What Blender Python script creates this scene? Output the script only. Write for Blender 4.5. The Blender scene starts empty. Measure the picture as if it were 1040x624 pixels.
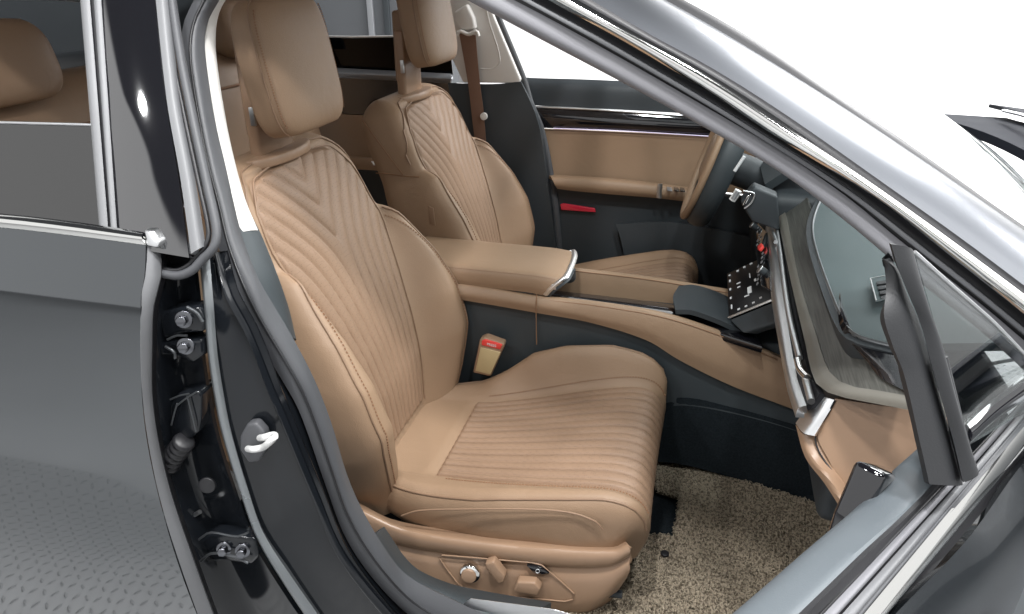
import bpy, bmesh, math, random
import numpy as np
from mathutils import Vector as V, Matrix
random.seed(4); rng = np.random.default_rng(4)
sc = bpy.context.scene
col = sc.collection
# ------------------------------------------------------------------ camera
FPX, W, H = 740.0, 1040.0, 624.0
PITCH, YAW = math.radians(25.5), math.radians(14.7)
CAM = V((0, -1.67, 1.38))
_h = V((-math.sin(YAW), math.cos(YAW), 0))
FW = _h * math.cos(PITCH) + V((0, 0, -math.sin(PITCH)))
RT = V((math.cos(YAW), math.sin(YAW), 0)); UP = RT.cross(FW)
cd = bpy.data.cameras.new("camera"); cam = bpy.data.objects.new("camera", cd); col.objects.link(cam)
cd.sensor_width = 36; cd.lens = FPX / W * 36; cd.clip_start = .02; cd.clip_end = 200
m = Matrix((RT, UP, -FW)).transposed().to_4x4(); m.translation = CAM; cam.matrix_world = m
sc.camera = cam
# ------------------------------------------------------------------ studio light
wd = bpy.data.worlds.new("World"); sc.world = wd; wd.use_nodes = True
nt = wd.node_tree; bg = nt.nodes["Background"]
tc = nt.nodes.new("ShaderNodeTexCoord"); sx = nt.nodes.new("ShaderNodeSeparateXYZ"); rp = nt.nodes.new("ShaderNodeValToRGB")
nt.links.new(tc.outputs["Generated"], sx.inputs[0]); nt.links.new(sx.outputs[2], rp.inputs[0]); nt.links.new(rp.outputs[0], bg.inputs[0])
e = rp.color_ramp.elements
e[0].position = .0; e[0].color = (1, 1, 1, 1); e[1].position = .60; e[1].color = (.05, .052, .056, 1)
k = e.new(.585); k.color = (1, 1, 1, 1)
bg.inputs[1].default_value = 1.0
def area(name, loc, target, size, power, sy=None, colr=(1, 1, 1)):
    l = bpy.data.lights.new(name, 'AREA'); l.size = size; l.energy = power; l.color = colr
    l.shape = 'DISK'
    o = bpy.data.objects.new(name, l); col.objects.link(o); o.location = loc
    o.rotation_euler = (V(target) - V(loc)).to_track_quat('-Z', 'Y').to_euler(); return o
area("ceiling_lamp", (.35, -1.42, 3.4), (-.3, -.5, .5), .22, 56)
area("ceiling_lamp", (-.35, -1.5, 3.4), (-.4, -.6, .5), .22, 48)
area("ceiling_lamp", (.9, -2.4, 3.4), (-.4, -.4, .6), .25, 30)
area("ceiling_lamp", (-.9, -2.5, 3.4), (-.5, -.6, .6), .22, 24)
area("ceiling_lamp", (-2.2, -2.4, 3.2), (-1.0, -.9, .8), .22, 26)
area("added_softbox", (2.3, -1.5, 3.4), (.1, -.7, 1.1), 2.2, 60)  # added source, whitens the front pillar paint and chrome
area("added_softbox", (3.6, .9, 2.9), (-.7, .3, 1.0), 1.4, 95)  # added source ahead of the windscreen, brightens the driver seat's front faces
area("ceiling_lamp", (1.6, .6, 3.4), (.1, 0, .9), 1.2, 40)
area("ceiling_lamp", (2.5, 3.0, 4.2), (1.5, 3.5, 0), 2.5, 420)  # added only to light the white backdrop, no ceiling fitting
sc.view_settings.view_transform = 'Standard'; sc.view_settings.look = 'None'
sc.view_settings.exposure = 0; sc.view_settings.gamma = 1; sc.view_settings.use_curve_mapping = False
# ------------------------------------------------------------------ pixel -> world on real planes and body surfaces
def ray(p): return FW + RT * ((p[0] - W / 2) / FPX) - UP * ((p[1] - H / 2) / FPX)
def X(p, v): d = ray(p); return CAM + d * ((v - CAM.x) / d.x)
def Y(p, v): d = ray(p); return CAM + d * ((v - CAM.y) / d.y)
def Z(p, v): d = ray(p); return CAM + d * ((v - CAM.z) / d.z)
def PL(p, p0, n): d = ray(p); p0 = V(p0); n = V(n); return CAM + d * ((p0 - CAM).dot(n) / d.dot(n))
def Ys(ps, v): return [Y(p, v) for p in ps]
def Zs(ps, v): return [Z(p, v) for p in ps]
def PLs(ps, p0, n): return [PL(p, p0, n) for p in ps]
def curve_on(p, fn, off):
    d = ray(p); lo, hi = .2, 6.0
    g = lambda t: (CAM.y + d.y * t) - (fn(CAM.z + d.z * t) + off)
    for _ in range(50):
        mid = (lo + hi) / 2
        if g(mid) > 0: hi = mid
        else: lo = mid
    return CAM + d * lo
SZ = ([-1, .25, .45, .7, .95, 1.03, 1.2, 1.4, 1.6], [-.90, -.90, -.935, -.94, -.93, -.885, -.79, -.66, -.5])
AZ = ([.5, .95, 1.03, 1.2, 1.30, 1.42, 1.6], [-.86, -.83, -.80, -.72, -.675, -.60, -.45])
def ys(z): return float(np.interp(z, *SZ))
def ya(z): return float(np.interp(z, *AZ))
def S(ps, off): return [curve_on(p, ys, off) for p in ps]
def SA(ps, off): return [curve_on(p, ya, off) for p in ps]
HNG = V((.39, -.88, 0)); DD = V((-.5736, -.8192, 0)); DN = V((-.8192, .5736, 0))   # open front door: hinge, direction, inward normal
def D(ps, off): return [PL(p, HNG + DN * off, DN) for p in ps]
def DT(ps, off): # the window plane leans inward above the belt
    n_ = DN - V((0, 0, .5)); return [PL(p, HNG + V((0, 0, .98)) + DN * off, n_) for p in ps]
# ------------------------------------------------------------------ mesh helpers
def make(name, vs, fs, mat, parent=None, sharp=38, recalc=True):
    me = bpy.data.meshes.new(name); me.from_pydata([tuple(v) for v in vs], [], fs)
    if recalc:
        bm = bmesh.new(); bm.from_mesh(me); bmesh.ops.remove_doubles(bm, verts=bm.verts, dist=1e-6)
        bmesh.ops.recalc_face_normals(bm, faces=bm.faces); bm.to_mesh(me); bm.free()
    me.polygons.foreach_set('use_smooth', [True] * len(me.polygons))
    me.set_sharp_from_angle(angle=math.radians(sharp))
    o = bpy.data.objects.new(name, me); col.objects.link(o)
    if mat: me.materials.append(mat)
    if parent: o.parent = parent
    return o
def cr(pts, n):
    pts = [V(p) for p in pts]
    if len(pts) == 1: return pts * n
    P = [pts[0] * 2 - pts[1]] + pts + [pts[-1] * 2 - pts[-2]]
    dense = []
    for i in range(1, len(P) - 2):
        a, b, c, d = P[i - 1:i + 3]
        for k in range(24):
            t = k / 24
            # tangents limited by neighbour chord lengths (no overshoot at uneven spacing)
            lb = max((c - b).length, 1e-9)
            m1 = (c - a) / max((b - a).length + lb, 1e-9) * lb; m2 = (d - b) / max((d - c).length + lb, 1e-9) * lb
            t2, t3 = t * t, t * t * t
            dense.append(b * (2*t3-3*t2+1) + m1 * (t3-2*t2+t) + c * (-2*t3+3*t2) + m2 * (t3-t2))
    dense.append(P[-2])
    return even(dense, n)
def even(dense, n):
    L = [0]
    for a, b in zip(dense, dense[1:]): L.append(L[-1] + (b - a).length)
    out, j = [], 0
    for i in range(n):
        s = L[-1] * i / (n - 1)
        while j < len(L) - 2 and L[j + 1] < s: j += 1
        f = (s - L[j]) / max(L[j + 1] - L[j], 1e-9)
        out.append(dense[j].lerp(dense[j + 1], min(max(f, 0), 1)))
    return out
def lin(pts, n): return even([V(p) for p in pts], n)
def shell(name, G, mat, parent, thick, sharp, toward=None):
    """G: rows of points -> a sheet facing the viewer side, with real thickness."""
    R_, N = len(G), len(G[0]); A = np.array([[tuple(p) for p in r] for r in G])
    du = np.gradient(A, axis=1); dv = np.gradient(A, axis=0)
    nn = np.cross(du, dv); nn /= np.maximum(np.linalg.norm(nn, axis=2, keepdims=True), 1e-9)
    to = np.array(tuple(toward if toward is not None else CAM))
    if np.sum(nn * (to - A)) < 0: nn = -nn
    B = A - nn * thick
    vs = list(A.reshape(-1, 3)) + list(B.reshape(-1, 3)); o = R_ * N; fs = []
    for i in range(R_ - 1):
        for j in range(N - 1):
            a, b, c, d = i*N+j, i*N+j+1, (i+1)*N+j+1, (i+1)*N+j
            fs += [(a, b, c, d), (o+d, o+c, o+b, o+a)]
    for j in range(N - 1):
        fs += [(j+1, j, o+j, o+j+1), ((R_-1)*N+j, (R_-1)*N+j+1, o+(R_-1)*N+j+1, o+(R_-1)*N+j)]
    for i in range(R_ - 1):
        fs += [(i*N, (i+1)*N, o+(i+1)*N, o+i*N), ((i+1)*N+N-1, i*N+N-1, o+i*N+N-1, o+(i+1)*N+N-1)]
    return make(name, vs, fs, mat, parent, sharp)
def loft(name, rows, mat, parent=None, n=32, m=0, thick=.004, sharp=38, straight=False, toward=None):
    G = [(lin if straight else cr)(r, n) for r in rows]
    if m:
        cols = [cr([G[i][j] for i in range(len(G))], m) for j in range(n)]
        G = [[cols[j][i] for j in range(n)] for i in range(m)]
    return shell(name, G, mat, parent, thick, sharp, toward)
def rib(name, A, B, mat, parent=None, n=40, bulge=.006, m=9, thick=.01, straight=False, sharp=50, power=1.0):
    f_ = lin if straight else cr
    A, B = f_(A, n), f_(B, n); G = []
    tn = []
    for j in range(n):
        t = A[min(j+1, n-1)] - A[max(j-1, 0)]; w = B[j] - A[j]; nn = t.cross(w)
        nn.normalize()
        if nn.dot(CAM - A[j]) < 0: nn = -nn
        tn.append(nn)
    for i in range(m):
        f = i / (m - 1)
        G.append([A[j].lerp(B[j], f) + tn[j] * bulge * (math.sin(math.pi * f) ** power if 0 < f < 1 else 0) for j in range(n)])
    return shell(name, G, mat, parent, thick, sharp)
def tube(name, path, r, mat, parent=None, n=0, seg=10, closed=False, flat=None, taper=None):
    P = cr(path, n) if n else [V(p) for p in path]
    N = len(P); vs, fs = [], []
    up = V((.13, .21, .97))
    for i in range(N):
        t = (P[(i+1) % N] - P[(i-1) % N]) if closed else (P[min(i+1, N-1)] - P[max(i-1, 0)])
        t.normalize(); a = t.cross(up); a.normalize(); b = a.cross(t)
        rr = r * (taper(i / max(N-1, 1)) if taper else 1)
        for k in range(seg):
            q = 2*math.pi*k/seg; vs.append(P[i] + a*math.cos(q)*rr + b*math.sin(q)*rr*(flat or 1))
    for i in range(N if closed else N-1):
        for k in range(seg):
            j = (i+1) % N
            fs.append((i*seg+k, i*seg+(k+1) % seg, j*seg+(k+1) % seg, j*seg+k))
    if not closed: fs += [tuple(range(seg))[::-1], tuple((N-1)*seg+k for k in range(seg))]
    return make(name, vs, fs, mat, parent, 60)
def slab(name, pts, depth, mat, parent=None, bevel=.003, segs=3, sharp=38):
    """outline (3D points) extruded along depth, edges rounded."""
    bm = bmesh.new(); d = V(depth)
    a = [bm.verts.new(p) for p in pts]; f = bm.faces.new(a)
    r = bmesh.ops.extrude_face_region(bm, geom=[f])
    bmesh.ops.translate(bm, verts=[v for v in r['geom'] if isinstance(v, bmesh.types.BMVert)], vec=d)
    bmesh.ops.recalc_face_normals(bm, faces=bm.faces)
    if bevel: bmesh.ops.bevel(bm, geom=list(bm.edges), offset=bevel, segments=segs, affect='EDGES', profile=.5, clamp_overlap=True)
    me = bpy.data.meshes.new(name); bm.to_mesh(me); bm.free()
    me.polygons.foreach_set('use_smooth', [True] * len(me.polygons)); me.set_sharp_from_angle(angle=math.radians(sharp))
    o = bpy.data.objects.new(name, me); col.objects.link(o); me.materials.append(mat)
    if parent: o.parent = parent
    return o
def box(name, c, s, mat, parent=None, bevel=.004, rot=None, segs=3):
    c = V(c); hx, hy, hz = s[0]/2, s[1]/2, s[2]/2
    Rm = rot if rot is not None else Matrix.Identity(3)
    pts = [c + Rm @ V((x, y, -hz)) for x, y in ((-hx,-hy),(hx,-hy),(hx,hy),(-hx,hy))]
    return slab(name, pts, Rm @ V((0, 0, s[2])), mat, parent, bevel, segs)
def disc(name, c, axis, r, depth, mat, parent=None, seg=28, bevel=.002, sy=1.0, ax=None):
    axis = V(axis).normalized(); a = (V(ax) if ax else axis.cross(V((.1, .2, 1)))).normalized(); b = axis.cross(a)
    pts = [V(c) + a*math.cos(2*math.pi*k/seg)*r + b*math.sin(2*math.pi*k/seg)*r*sy for k in range(seg)]
    return slab(name, pts, axis * depth, mat, parent, bevel, 2, 50)
def rings(name, R_, mat, parent=None, sharp=45, loc=None):
    N = len(R_[0]); vs = [p for r in R_ for p in r]; fs = []
    for i in range(len(R_)-1):
        for k in range(N): fs.append((i*N+k, i*N+(k+1) % N, (i+1)*N+(k+1) % N, (i+1)*N+k))
    fs += [tuple(range(N))[::-1], tuple((len(R_)-1)*N+k for k in range(N))]
    return make(name, vs, fs, mat, parent, sharp)
def empty(name, loc=(0, 0, 0)):
    o = bpy.data.objects.new(name, None); col.objects.link(o); o.location = loc; return o
def sstep(x): x = min(max(x, 0), 1); return x*x*(3-2*x)
def join(name, parts, mat, parent):
    """several (verts, faces) pieces of one part -> one mesh."""
    vs, fs = [], []
    for v, f in parts:
        o = len(vs); vs += v; fs += [tuple(i+o for i in q) for q in f]
    return make(name, vs, fs, mat, parent)
def quadbox(c, u, v, w):
    c, u, v, w = V(c), V(u), V(v), V(w)
    vs = [c + u*a + v*b + w*d for d in (-.5, .5) for a, b in ((-.5,-.5),(.5,-.5),(.5,.5),(-.5,.5))]
    return vs, [(3,2,1,0),(4,5,6,7),(0,1,5,4),(1,2,6,5),(2,3,7,6),(3,0,4,7)]
def dashes(name, path, n, r, mat, parent):
    """a stitched seam: many short thread runs in one mesh."""
    P = cr(path, n*2+1); pcs = []
    for i in range(n):
        a, b = P[2*i], P[2*i+1]; d = b-a; w = d.cross(V((.3, .5, .8))).normalized()*r*2; w2_ = d.cross(w).normalized()*r*2
        pcs.append(quadbox((a+b)/2, d*1.1, w, w2_))
    return join(name, pcs, mat, parent)
# ------------------------------------------------------------------ materials
def pm(name, c, rough=.5, metal=0, coat=0, bump=0, bscale=400, var=.06, vscale=6, spec=.5, kind='noise', flake=0, dots=0, coat_rough=.03, sheen=0):
    M = bpy.data.materials.new(name); M.use_nodes = True; t = M.node_tree; b = t.nodes["Principled BSDF"]; L = t.links.new
    b.inputs["Roughness"].default_value = rough; b.inputs["Metallic"].default_value = metal
    b.inputs["Coat Weight"].default_value = coat; b.inputs["Coat Roughness"].default_value = coat_rough
    b.inputs["Specular IOR Level"].default_value = spec; b.inputs["Sheen Weight"].default_value = sheen
    co = t.nodes.new("ShaderNodeTexCoord"); nz = t.nodes.new("ShaderNodeTexNoise"); nz.inputs["Scale"].default_value = vscale; nz.inputs["Detail"].default_value = 5
    L(co.outputs["Object"], nz.inputs["Vector"])
    mr = t.nodes.new("ShaderNodeMapRange"); mr.inputs[3].default_value = 1-var; mr.inputs[4].default_value = 1+var
    L(nz.outputs[0], mr.inputs[0])
    mx = t.nodes.new("ShaderNodeVectorMath"); mx.operation = 'SCALE'; mx.inputs[0].default_value = c; L(mr.outputs[0], mx.inputs["Scale"])
    out = mx.outputs[0]
    if flake:
        vf = t.nodes.new("ShaderNodeTexVoronoi"); vf.inputs["Scale"].default_value = 900; L(co.outputs["Object"], vf.inputs["Vector"])
        m2 = t.nodes.new("ShaderNodeMapRange"); m2.inputs[3].default_value = 1-flake; m2.inputs[4].default_value = 1+flake
        sp = t.nodes.new("ShaderNodeSeparateColor"); L(vf.outputs["Color"], sp.inputs[0]); L(sp.outputs[0], m2.inputs[0])
        m3 = t.nodes.new("ShaderNodeVectorMath"); m3.operation = 'SCALE'; L(out, m3.inputs[0]); L(m2.outputs[0], m3.inputs["Scale"]); out = m3.outputs[0]
    if dots:
        vd = t.nodes.new("ShaderNodeTexVoronoi"); vd.inputs["Scale"].default_value = 240; vd.inputs["Randomness"].default_value = .25; L(co.outputs["Object"], vd.inputs["Vector"])
        m2 = t.nodes.new("ShaderNodeMapRange"); m2.inputs[1].default_value = .12; m2.inputs[2].default_value = .3; m2.inputs[3].default_value = 1-dots; m2.inputs[4].default_value = 1
        L(vd.outputs["Distance"], m2.inputs[0])
        m3 = t.nodes.new("ShaderNodeVectorMath"); m3.operation = 'SCALE'; L(out, m3.inputs[0]); L(m2.outputs[0], m3.inputs["Scale"]); out = m3.outputs[0]
    L(out, b.inputs["Base Color"])
    if bump:
        if kind == 'noise': h = t.nodes.new("ShaderNodeTexNoise"); h.inputs["Detail"].default_value = 4
        else: h = t.nodes.new("ShaderNodeTexVoronoi")
        h.inputs["Scale"].default_value = bscale; L(co.outputs["Object"], h.inputs["Vector"])
        bp = t.nodes.new("ShaderNodeBump"); bp.inputs["Strength"].default_value = bump; bp.inputs["Distance"].default_value = .002
        L(h.outputs[0], bp.inputs["Height"]); L(bp.outputs[0], b.inputs["Normal"])
    if kind == 'v' and bump:
        n3 = t.nodes.new('ShaderNodeTexNoise'); n3.inputs['Scale'].default_value = 26; n3.inputs['Detail'].default_value = 3; n3.inputs['Distortion'].default_value = .8; L(co.outputs['Object'], n3.inputs['Vector'])
        b3 = t.nodes.new('ShaderNodeBump'); b3.inputs['Strength'].default_value = .10; b3.inputs['Distance'].default_value = .009
        L(n3.outputs[0], b3.inputs['Height']); L(bp.outputs[0], b3.inputs['Normal']); L(b3.outputs[0], b.inputs['Normal'])
    # slight roughness wear
    m4 = t.nodes.new("ShaderNodeMapRange"); m4.inputs[3].default_value = rough*.9; m4.inputs[4].default_value = min(1, rough*1.12); L(nz.outputs[0], m4.inputs[0]); L(m4.outputs[0], b.inputs["Roughness"])
    return M
TAN = (.292, .192, .121)
leather = pm("tan_leather", TAN, .52, bump=.22, bscale=620, kind='v', var=.08)
quilt = pm("tan_quilted_leather", (.262, .168, .108), .56, bump=.2, bscale=620, kind='v', var=.08, dots=.38)
leather_dk = pm("tan_leather_piping", (.25, .158, .10), .5, var=.05)
thread = pm("stitch_thread", (.24, .13, .07), .7)
tanplast = pm("tan_plastic", (.315, .203, .131), .38, bump=.06, bscale=900)
tanshade = pm("rear_tan_leather", TAN, .5, bump=.1, bscale=700, kind='v')
dark = pm("dark_soft_plastic", (.030, .036, .041), .55, bump=.12, bscale=700)
teal = pm("blue_grey_plastic", (.032, .040, .045), .5, bump=.10, bscale=800)
padm = pm("blue_grey_pad", (.058, .080, .083), .6, bump=.12, bscale=800)
striptop = pm("grey_blue_trim", (.092, .108, .12), .5, bump=.12, bscale=900)
gloss = pm("gloss_black", (.006, .006, .008), .06, coat=1)
cover = pm("pillar_cover_gloss", (.006, .006, .008), .05, coat=1, spec=1.0)
cover.node_tree.nodes["Principled BSDF"].inputs["IOR"].default_value = 1.8
screenm = pm("screen_black", (.006, .006, .007), .28, spec=.3)
greyseal = pm("grey_seal", (.15, .153, .16), .45, bump=.1)
hinge_hl = pm("hinge_highlight_tone", (.07, .075, .08), .3, metal=.5)  # lighter than the jamb, for the painted highlight lines
sheentrim = pm("flange_sheen_and_pad_trim", (.22, .235, .245), .28, metal=.7)  # pale tone for the flange's painted reflection, also the pad's edge trim
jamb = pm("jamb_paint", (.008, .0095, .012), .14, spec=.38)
cowlm = pm("cowl_black", (.010, .012, .018), .7, spec=.12)
paint = pm("grey_metallic_paint", (.125, .134, .142), .11, metal=1.0, coat=.6, flake=.0, coat_rough=.02, var=.03)
pillarp = pm("pillar_metallic_paint", (.13, .138, .152), .36, metal=.9, coat=.35, coat_rough=.12, var=.03)
paintd = pm("dark_metallic_paint", (.03, .036, .042), .25, metal=.7, coat=1, flake=.3, coat_rough=.02)
rubber = pm("seal_rubber", (.065, .067, .073), .5, bump=.12, bscale=500)
rubber2 = pm("black_rubber", (.012, .012, .014), .45, bump=.06)
barrub = pm("bar_rubber", (.018, .019, .021), .5, bump=.1, bscale=500)
velour = pm("flocked_seal", (.20, .20, .215), .62, bump=.2, bscale=1500)
chrome = pm("chrome", (.82, .82, .80), .08, metal=1, var=.02)
chromew = pm("brushed_bright_metal", (.85, .85, .84), .38, metal=1)
satin = pm("satin_chrome", (.68, .69, .70), .34, metal=1, var=.04)
silverp = pm("silver_plastic", (.36, .37, .39), .32, metal=.6)
white = pm("ivory_trim", (.72, .70, .67), .6, bump=.08, bscale=900)
carpet = pm("dark_carpet", (.016, .021, .025), .98, spec=.1, bump=1, bscale=420, var=.75, vscale=240)
backing = pm("mat_backing", (.075, .06, .042), .95, bump=.3)
coil = pm("mat_coil", (.34, .29, .21), .55, var=.55, vscale=220)
red = pm("red_reflector", (.62, .02, .05), .2, coat=1)
redb = pm("red_button", (.75, .06, .05), .35)
def coil_mat():
    M = coil; t = M.node_tree; b = t.nodes["Principled BSDF"]; co = t.nodes.new("ShaderNodeTexCoord"); nz = t.nodes.new("ShaderNodeTexNoise"); nz.inputs["Scale"].default_value = 170; nz.inputs["Detail"].default_value = 2
    t.links.new(co.outputs["Object"], nz.inputs["Vector"]); r = t.nodes.new("ShaderNodeValToRGB"); el = r.color_ramp.elements
    el[0].position = .40; el[0].color = (.13, .102, .07, 1); el[1].position = .53; el[1].color = (.40, .338, .25, 1)
    t.links.new(nz.outputs[0], r.inputs[0]); t.links.new(r.outputs[0], b.inputs["Base Color"])
coil_mat()
belt = pm("brown_webbing", (.19, .105, .07), .75, bump=.4, bscale=900)
icon = pm("icon_print", (.72, .73, .74), .5)
ivory = pm("buckle_face", (.50, .40, .22), .45)
zinc = pm("zinc_bolt", (.16, .165, .18), .25, metal=1)
whitep = pm("white_coated_steel", (.72, .72, .71), .35)
greywall = pm("grey_wall", (.085, .09, .097), .7, var=.08, vscale=2)
whitewall = pm("white_backdrop", (.86, .86, .86), .8, var=.01)
led = bpy.data.materials.new("ambient_led"); led.use_nodes = True
led.node_tree.nodes["Principled BSDF"].inputs["Emission Color"].default_value = (.45, .25, .75, 1); led.node_tree.nodes["Principled BSDF"].inputs["Emission Strength"].default_value = .45
def wood_mat():
    M = pm("grey_wood", (.115, .115, .10), .42, var=.1); t = M.node_tree; b = t.nodes["Principled BSDF"]
    co = t.nodes.new("ShaderNodeTexCoord"); mp = t.nodes.new("ShaderNodeMapping"); mp.inputs["Scale"].default_value = (120, 4, 120)
    nz = t.nodes.new("ShaderNodeTexNoise"); nz.inputs["Scale"].default_value = 3; nz.inputs["Detail"].default_value = 6
    t.links.new(co.outputs["Object"], mp.inputs[0]); t.links.new(mp.outputs[0], nz.inputs["Vector"])
    r = t.nodes.new("ShaderNodeValToRGB"); r.color_ramp.elements[0].position = .3; r.color_ramp.elements[0].color = (.045, .045, .040, 1); r.color_ramp.elements[1].position = .7; r.color_ramp.elements[1].color = (.105, .105, .094, 1)
    t.links.new(nz.outputs[0], r.inputs[0]); t.links.new(r.outputs[0], b.inputs["Base Color"]); return M
wood = wood_mat()
woodlip = pm("beige_wood_edge", (.155, .148, .128), .42, var=.1, vscale=30)
def glass_mat(name, tint, f0=.06, boost=1.0):
    M = bpy.data.materials.new(name); M.use_nodes = True; t = M.node_tree; t.nodes.clear()
    out = t.nodes.new("ShaderNodeOutputMaterial"); mix = t.nodes.new("ShaderNodeMixShader"); tr = t.nodes.new("ShaderNodeBsdfTransparent"); gl = t.nodes.new("ShaderNodeBsdfGlossy"); lw = t.nodes.new("ShaderNodeLayerWeight"); lw.inputs[0].default_value = .5; pw = t.nodes.new("ShaderNodeMath"); pw.operation = "POWER"; pw.inputs[1].default_value = 5; fr = t.nodes.new("ShaderNodeMapRange")
    nz = t.nodes.new("ShaderNodeTexNoise"); nz.inputs["Scale"].default_value = 3
    mr = t.nodes.new("ShaderNodeMapRange"); mr.inputs[3].default_value = .97; mr.inputs[4].default_value = 1.0
    mx = t.nodes.new("ShaderNodeVectorMath"); mx.operation = 'SCALE'; mx.inputs[0].default_value = tint
    t.links.new(nz.outputs[0], mr.inputs[0]); t.links.new(mr.outputs[0], mx.inputs["Scale"]); t.links.new(mx.outputs[0], tr.inputs[0])
    f0_ = ((boost-1)/(boost+1))**2; fr.inputs[3].default_value = f0_; fr.inputs[4].default_value = 1; t.links.new(lw.outputs["Facing"], pw.inputs[0]); t.links.new(pw.outputs[0], fr.inputs[0]); gl.inputs["Roughness"].default_value = .0; gl.inputs["Color"].default_value = (1, 1, 1, 1)
    t.links.new(fr.outputs[0], mix.inputs[0]); t.links.new(tr.outputs[0], mix.inputs[1]); t.links.new(gl.outputs[0], mix.inputs[2]); t.links.new(mix.outputs[0], out.inputs[0]); return M
glass_dark = glass_mat("privacy_glass", (.05, .05, .055), boost=2.1)
glass_clear = glass_mat("clear_glass", (.82, .86, .85), boost=1.5)
glass_wind = glass_mat("windscreen_glass", (.85, .88, .88), boost=2.4)
glass_quarter = glass_mat("quarter_pane_glass", (.75, .78, .78), boost=2.3)
glass_far = glass_mat("dark_far_glass", (.02, .022, .026), boost=1.3)
# ------------------------------------------------------------------ setting: studio floor and walls
def plate_mat():
    M = pm("diamond_plate", (.46, .465, .47), .3, metal=.0, var=.06); t = M.node_tree; b = t.nodes["Principled BSDF"]; L = t.links.new
    def mth(op, a, c=None, **k):
        n_ = t.nodes.new("ShaderNodeMath"); n_.operation = op
        for i, v in enumerate((a, c)):
            if v is None: continue
            if isinstance(v, (int, float)): n_.inputs[i].default_value = v
            else: L(v, n_.inputs[i])
        return n_.outputs[0]
    co = t.nodes.new("ShaderNodeTexCoord"); s = t.nodes.new("ShaderNodeSeparateXYZ"); L(co.outputs["Object"], s.inputs[0])
    p = 1/.030
    u = mth('MULTIPLY', s.outputs[0], p); v = mth('MULTIPLY', s.outputs[1], p)
    cu, cv = mth('FLOOR', u), mth('FLOOR', v)
    fu = mth('SUBTRACT', mth('SUBTRACT', u, cu), .5); fv = mth('SUBTRACT', mth('SUBTRACT', v, cv), .5)
    par = mth('FLOORED_MODULO', mth('ADD', cu, cv), 2.0); sg = mth('SUBTRACT', mth('MULTIPLY', par, 2.0), 1.0)
    a = mth('ADD', fu, mth('MULTIPLY', fv, sg)); c = mth('SUBTRACT', fu, mth('MULTIPLY', fv, sg))
    d = mth('ADD', mth('POWER', mth('ABSOLUTE', mth('MULTIPLY', a, 1.35)), 2.0), mth('POWER', mth('ABSOLUTE', mth('MULTIPLY', c, 4.2)), 2.0))
    hgt = mth('MAXIMUM', mth('SUBTRACT', 1.0, mth('MULTIPLY', d, 2.2)), 0.0)
    bp = t.nodes.new("ShaderNodeBump"); bp.inputs["Strength"].default_value = 1; bp.inputs["Distance"].default_value = .012
    L(hgt, bp.inputs["Height"]); L(bp.outputs[0], b.inputs["Normal"]); return M
concrete = pm("studio_concrete", (.56, .565, .57), .55, var=.10, vscale=1.5)
fl = make("studio_floor", [(-14, -10, 0), (14, -10, 0), (14, 10, 0), (-14, 10, 0)], [(0, 1, 2, 3)], concrete, recalc=False); fl["kind"] = "structure"
fp = make("floor_plate", [(-6, -1.56, .005), (5, -1.56, .005), (5, 1.1, .005), (-6, 1.1, .005)], [(0, 1, 2, 3)], plate_mat(), recalc=False); fp["kind"] = "structure"
wl = box("back_wall", (-4.0, 4.3, 1.6), (3.9, .2, 3.2), greywall, bevel=.01); wl["kind"] = "structure"
for i, x in enumerate((-2.72, -2.58, -4.1)):
    st = box("wall_strip", (x, 4.185, 1.6), (.05, .03, 3.2), silverp if i != 1 else dark, bevel=.004); st.parent = wl
bdp = [[V((x, y, z)) for x in (-2.0, 4, 14)] for y, z in ((1.5, .004), (3.0, .006), (4.2, .08), (4.9, .6), (5.1, 1.6), (5.15, 5.0))]
bd = loft("backdrop", bdp, whitewall, None, n=8, m=40, thick=.02); bd["kind"] = "structure"
# ------------------------------------------------------------------ the car
car = empty("sedan", (0, 0, 0))
car["label"] = "dark grey sedan with tan quilted seats, seen through its open front passenger door"; car["category"] = "car"
def part(name, loc=(0, 0, 0), mat=None): pass
# ---- roof, pillar and windscreen
def mir(ps): return [V((p[0], -p[1], p[2])) for p in ps]
seal_lo = [(400, -38), (470, -2), (560, 46), (630, 83), (700, 121), (790, 173), (860, 226), (910, 268), (1000, 340), (1060, 395)]
seal_hi = [(420, -62), (500, -12), (560, 20), (625, 56), (700, 99), (790, 152), (860, 200), (910, 241), (1000, 312), (1070, 372)]
blk_hi = [(440, -72), (520, -22), (560, 2), (630, 40), (725, 97), (790, 140), (887, 200), (960, 256), (1040, 319), (1080, 352)]
chr_hi = [(470, -72), (545, -24), (590, 2), (650, 36), (720, 75), (790, 120), (905, 200), (970, 247), (1040, 299), (1090, 337)]
gap_hi = [(476, -74), (555, -26), (600, 0), (660, 35), (726, 71), (800, 118), (917, 200), (980, 245), (1040, 290), (1095, 331)]
pnt_hi = [(540, -84), (610, -38), (665, -6), (720, 25), (780, 61), (850, 105), (930, 158), (1003, 208), (1050, 241), (1100, 277)]
bodyp = rib("front_pillar", SA(gap_hi, .012), SA(pnt_hi, .10), pillarp, car, bulge=.012, m=11, thick=.02)
bodyp["label"] = "painted grey front pillar beside the windscreen"
rib("door_frame_seal", SA(seal_lo, .06), SA(seal_hi, .035), velour, bodyp, bulge=.012, m=11, thick=.03)
rib("frame_channel", SA(seal_hi, .038), SA(blk_hi, .014), rubber2, bodyp, bulge=-.004, m=9, thick=.01)
mid1 = [((a[0]*.55+b[0]*.45), (a[1]*.55+b[1]*.45)) for a, b in zip(cr([(*p, 0) for p in seal_hi], 30), cr([(*p, 0) for p in blk_hi], 30))]
mid2 = [((a[0]*.80+b[0]*.20), (a[1]*.80+b[1]*.20)) for a, b in zip(cr([(*p, 0) for p in seal_hi], 30), cr([(*p, 0) for p in blk_hi], 30))]
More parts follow.
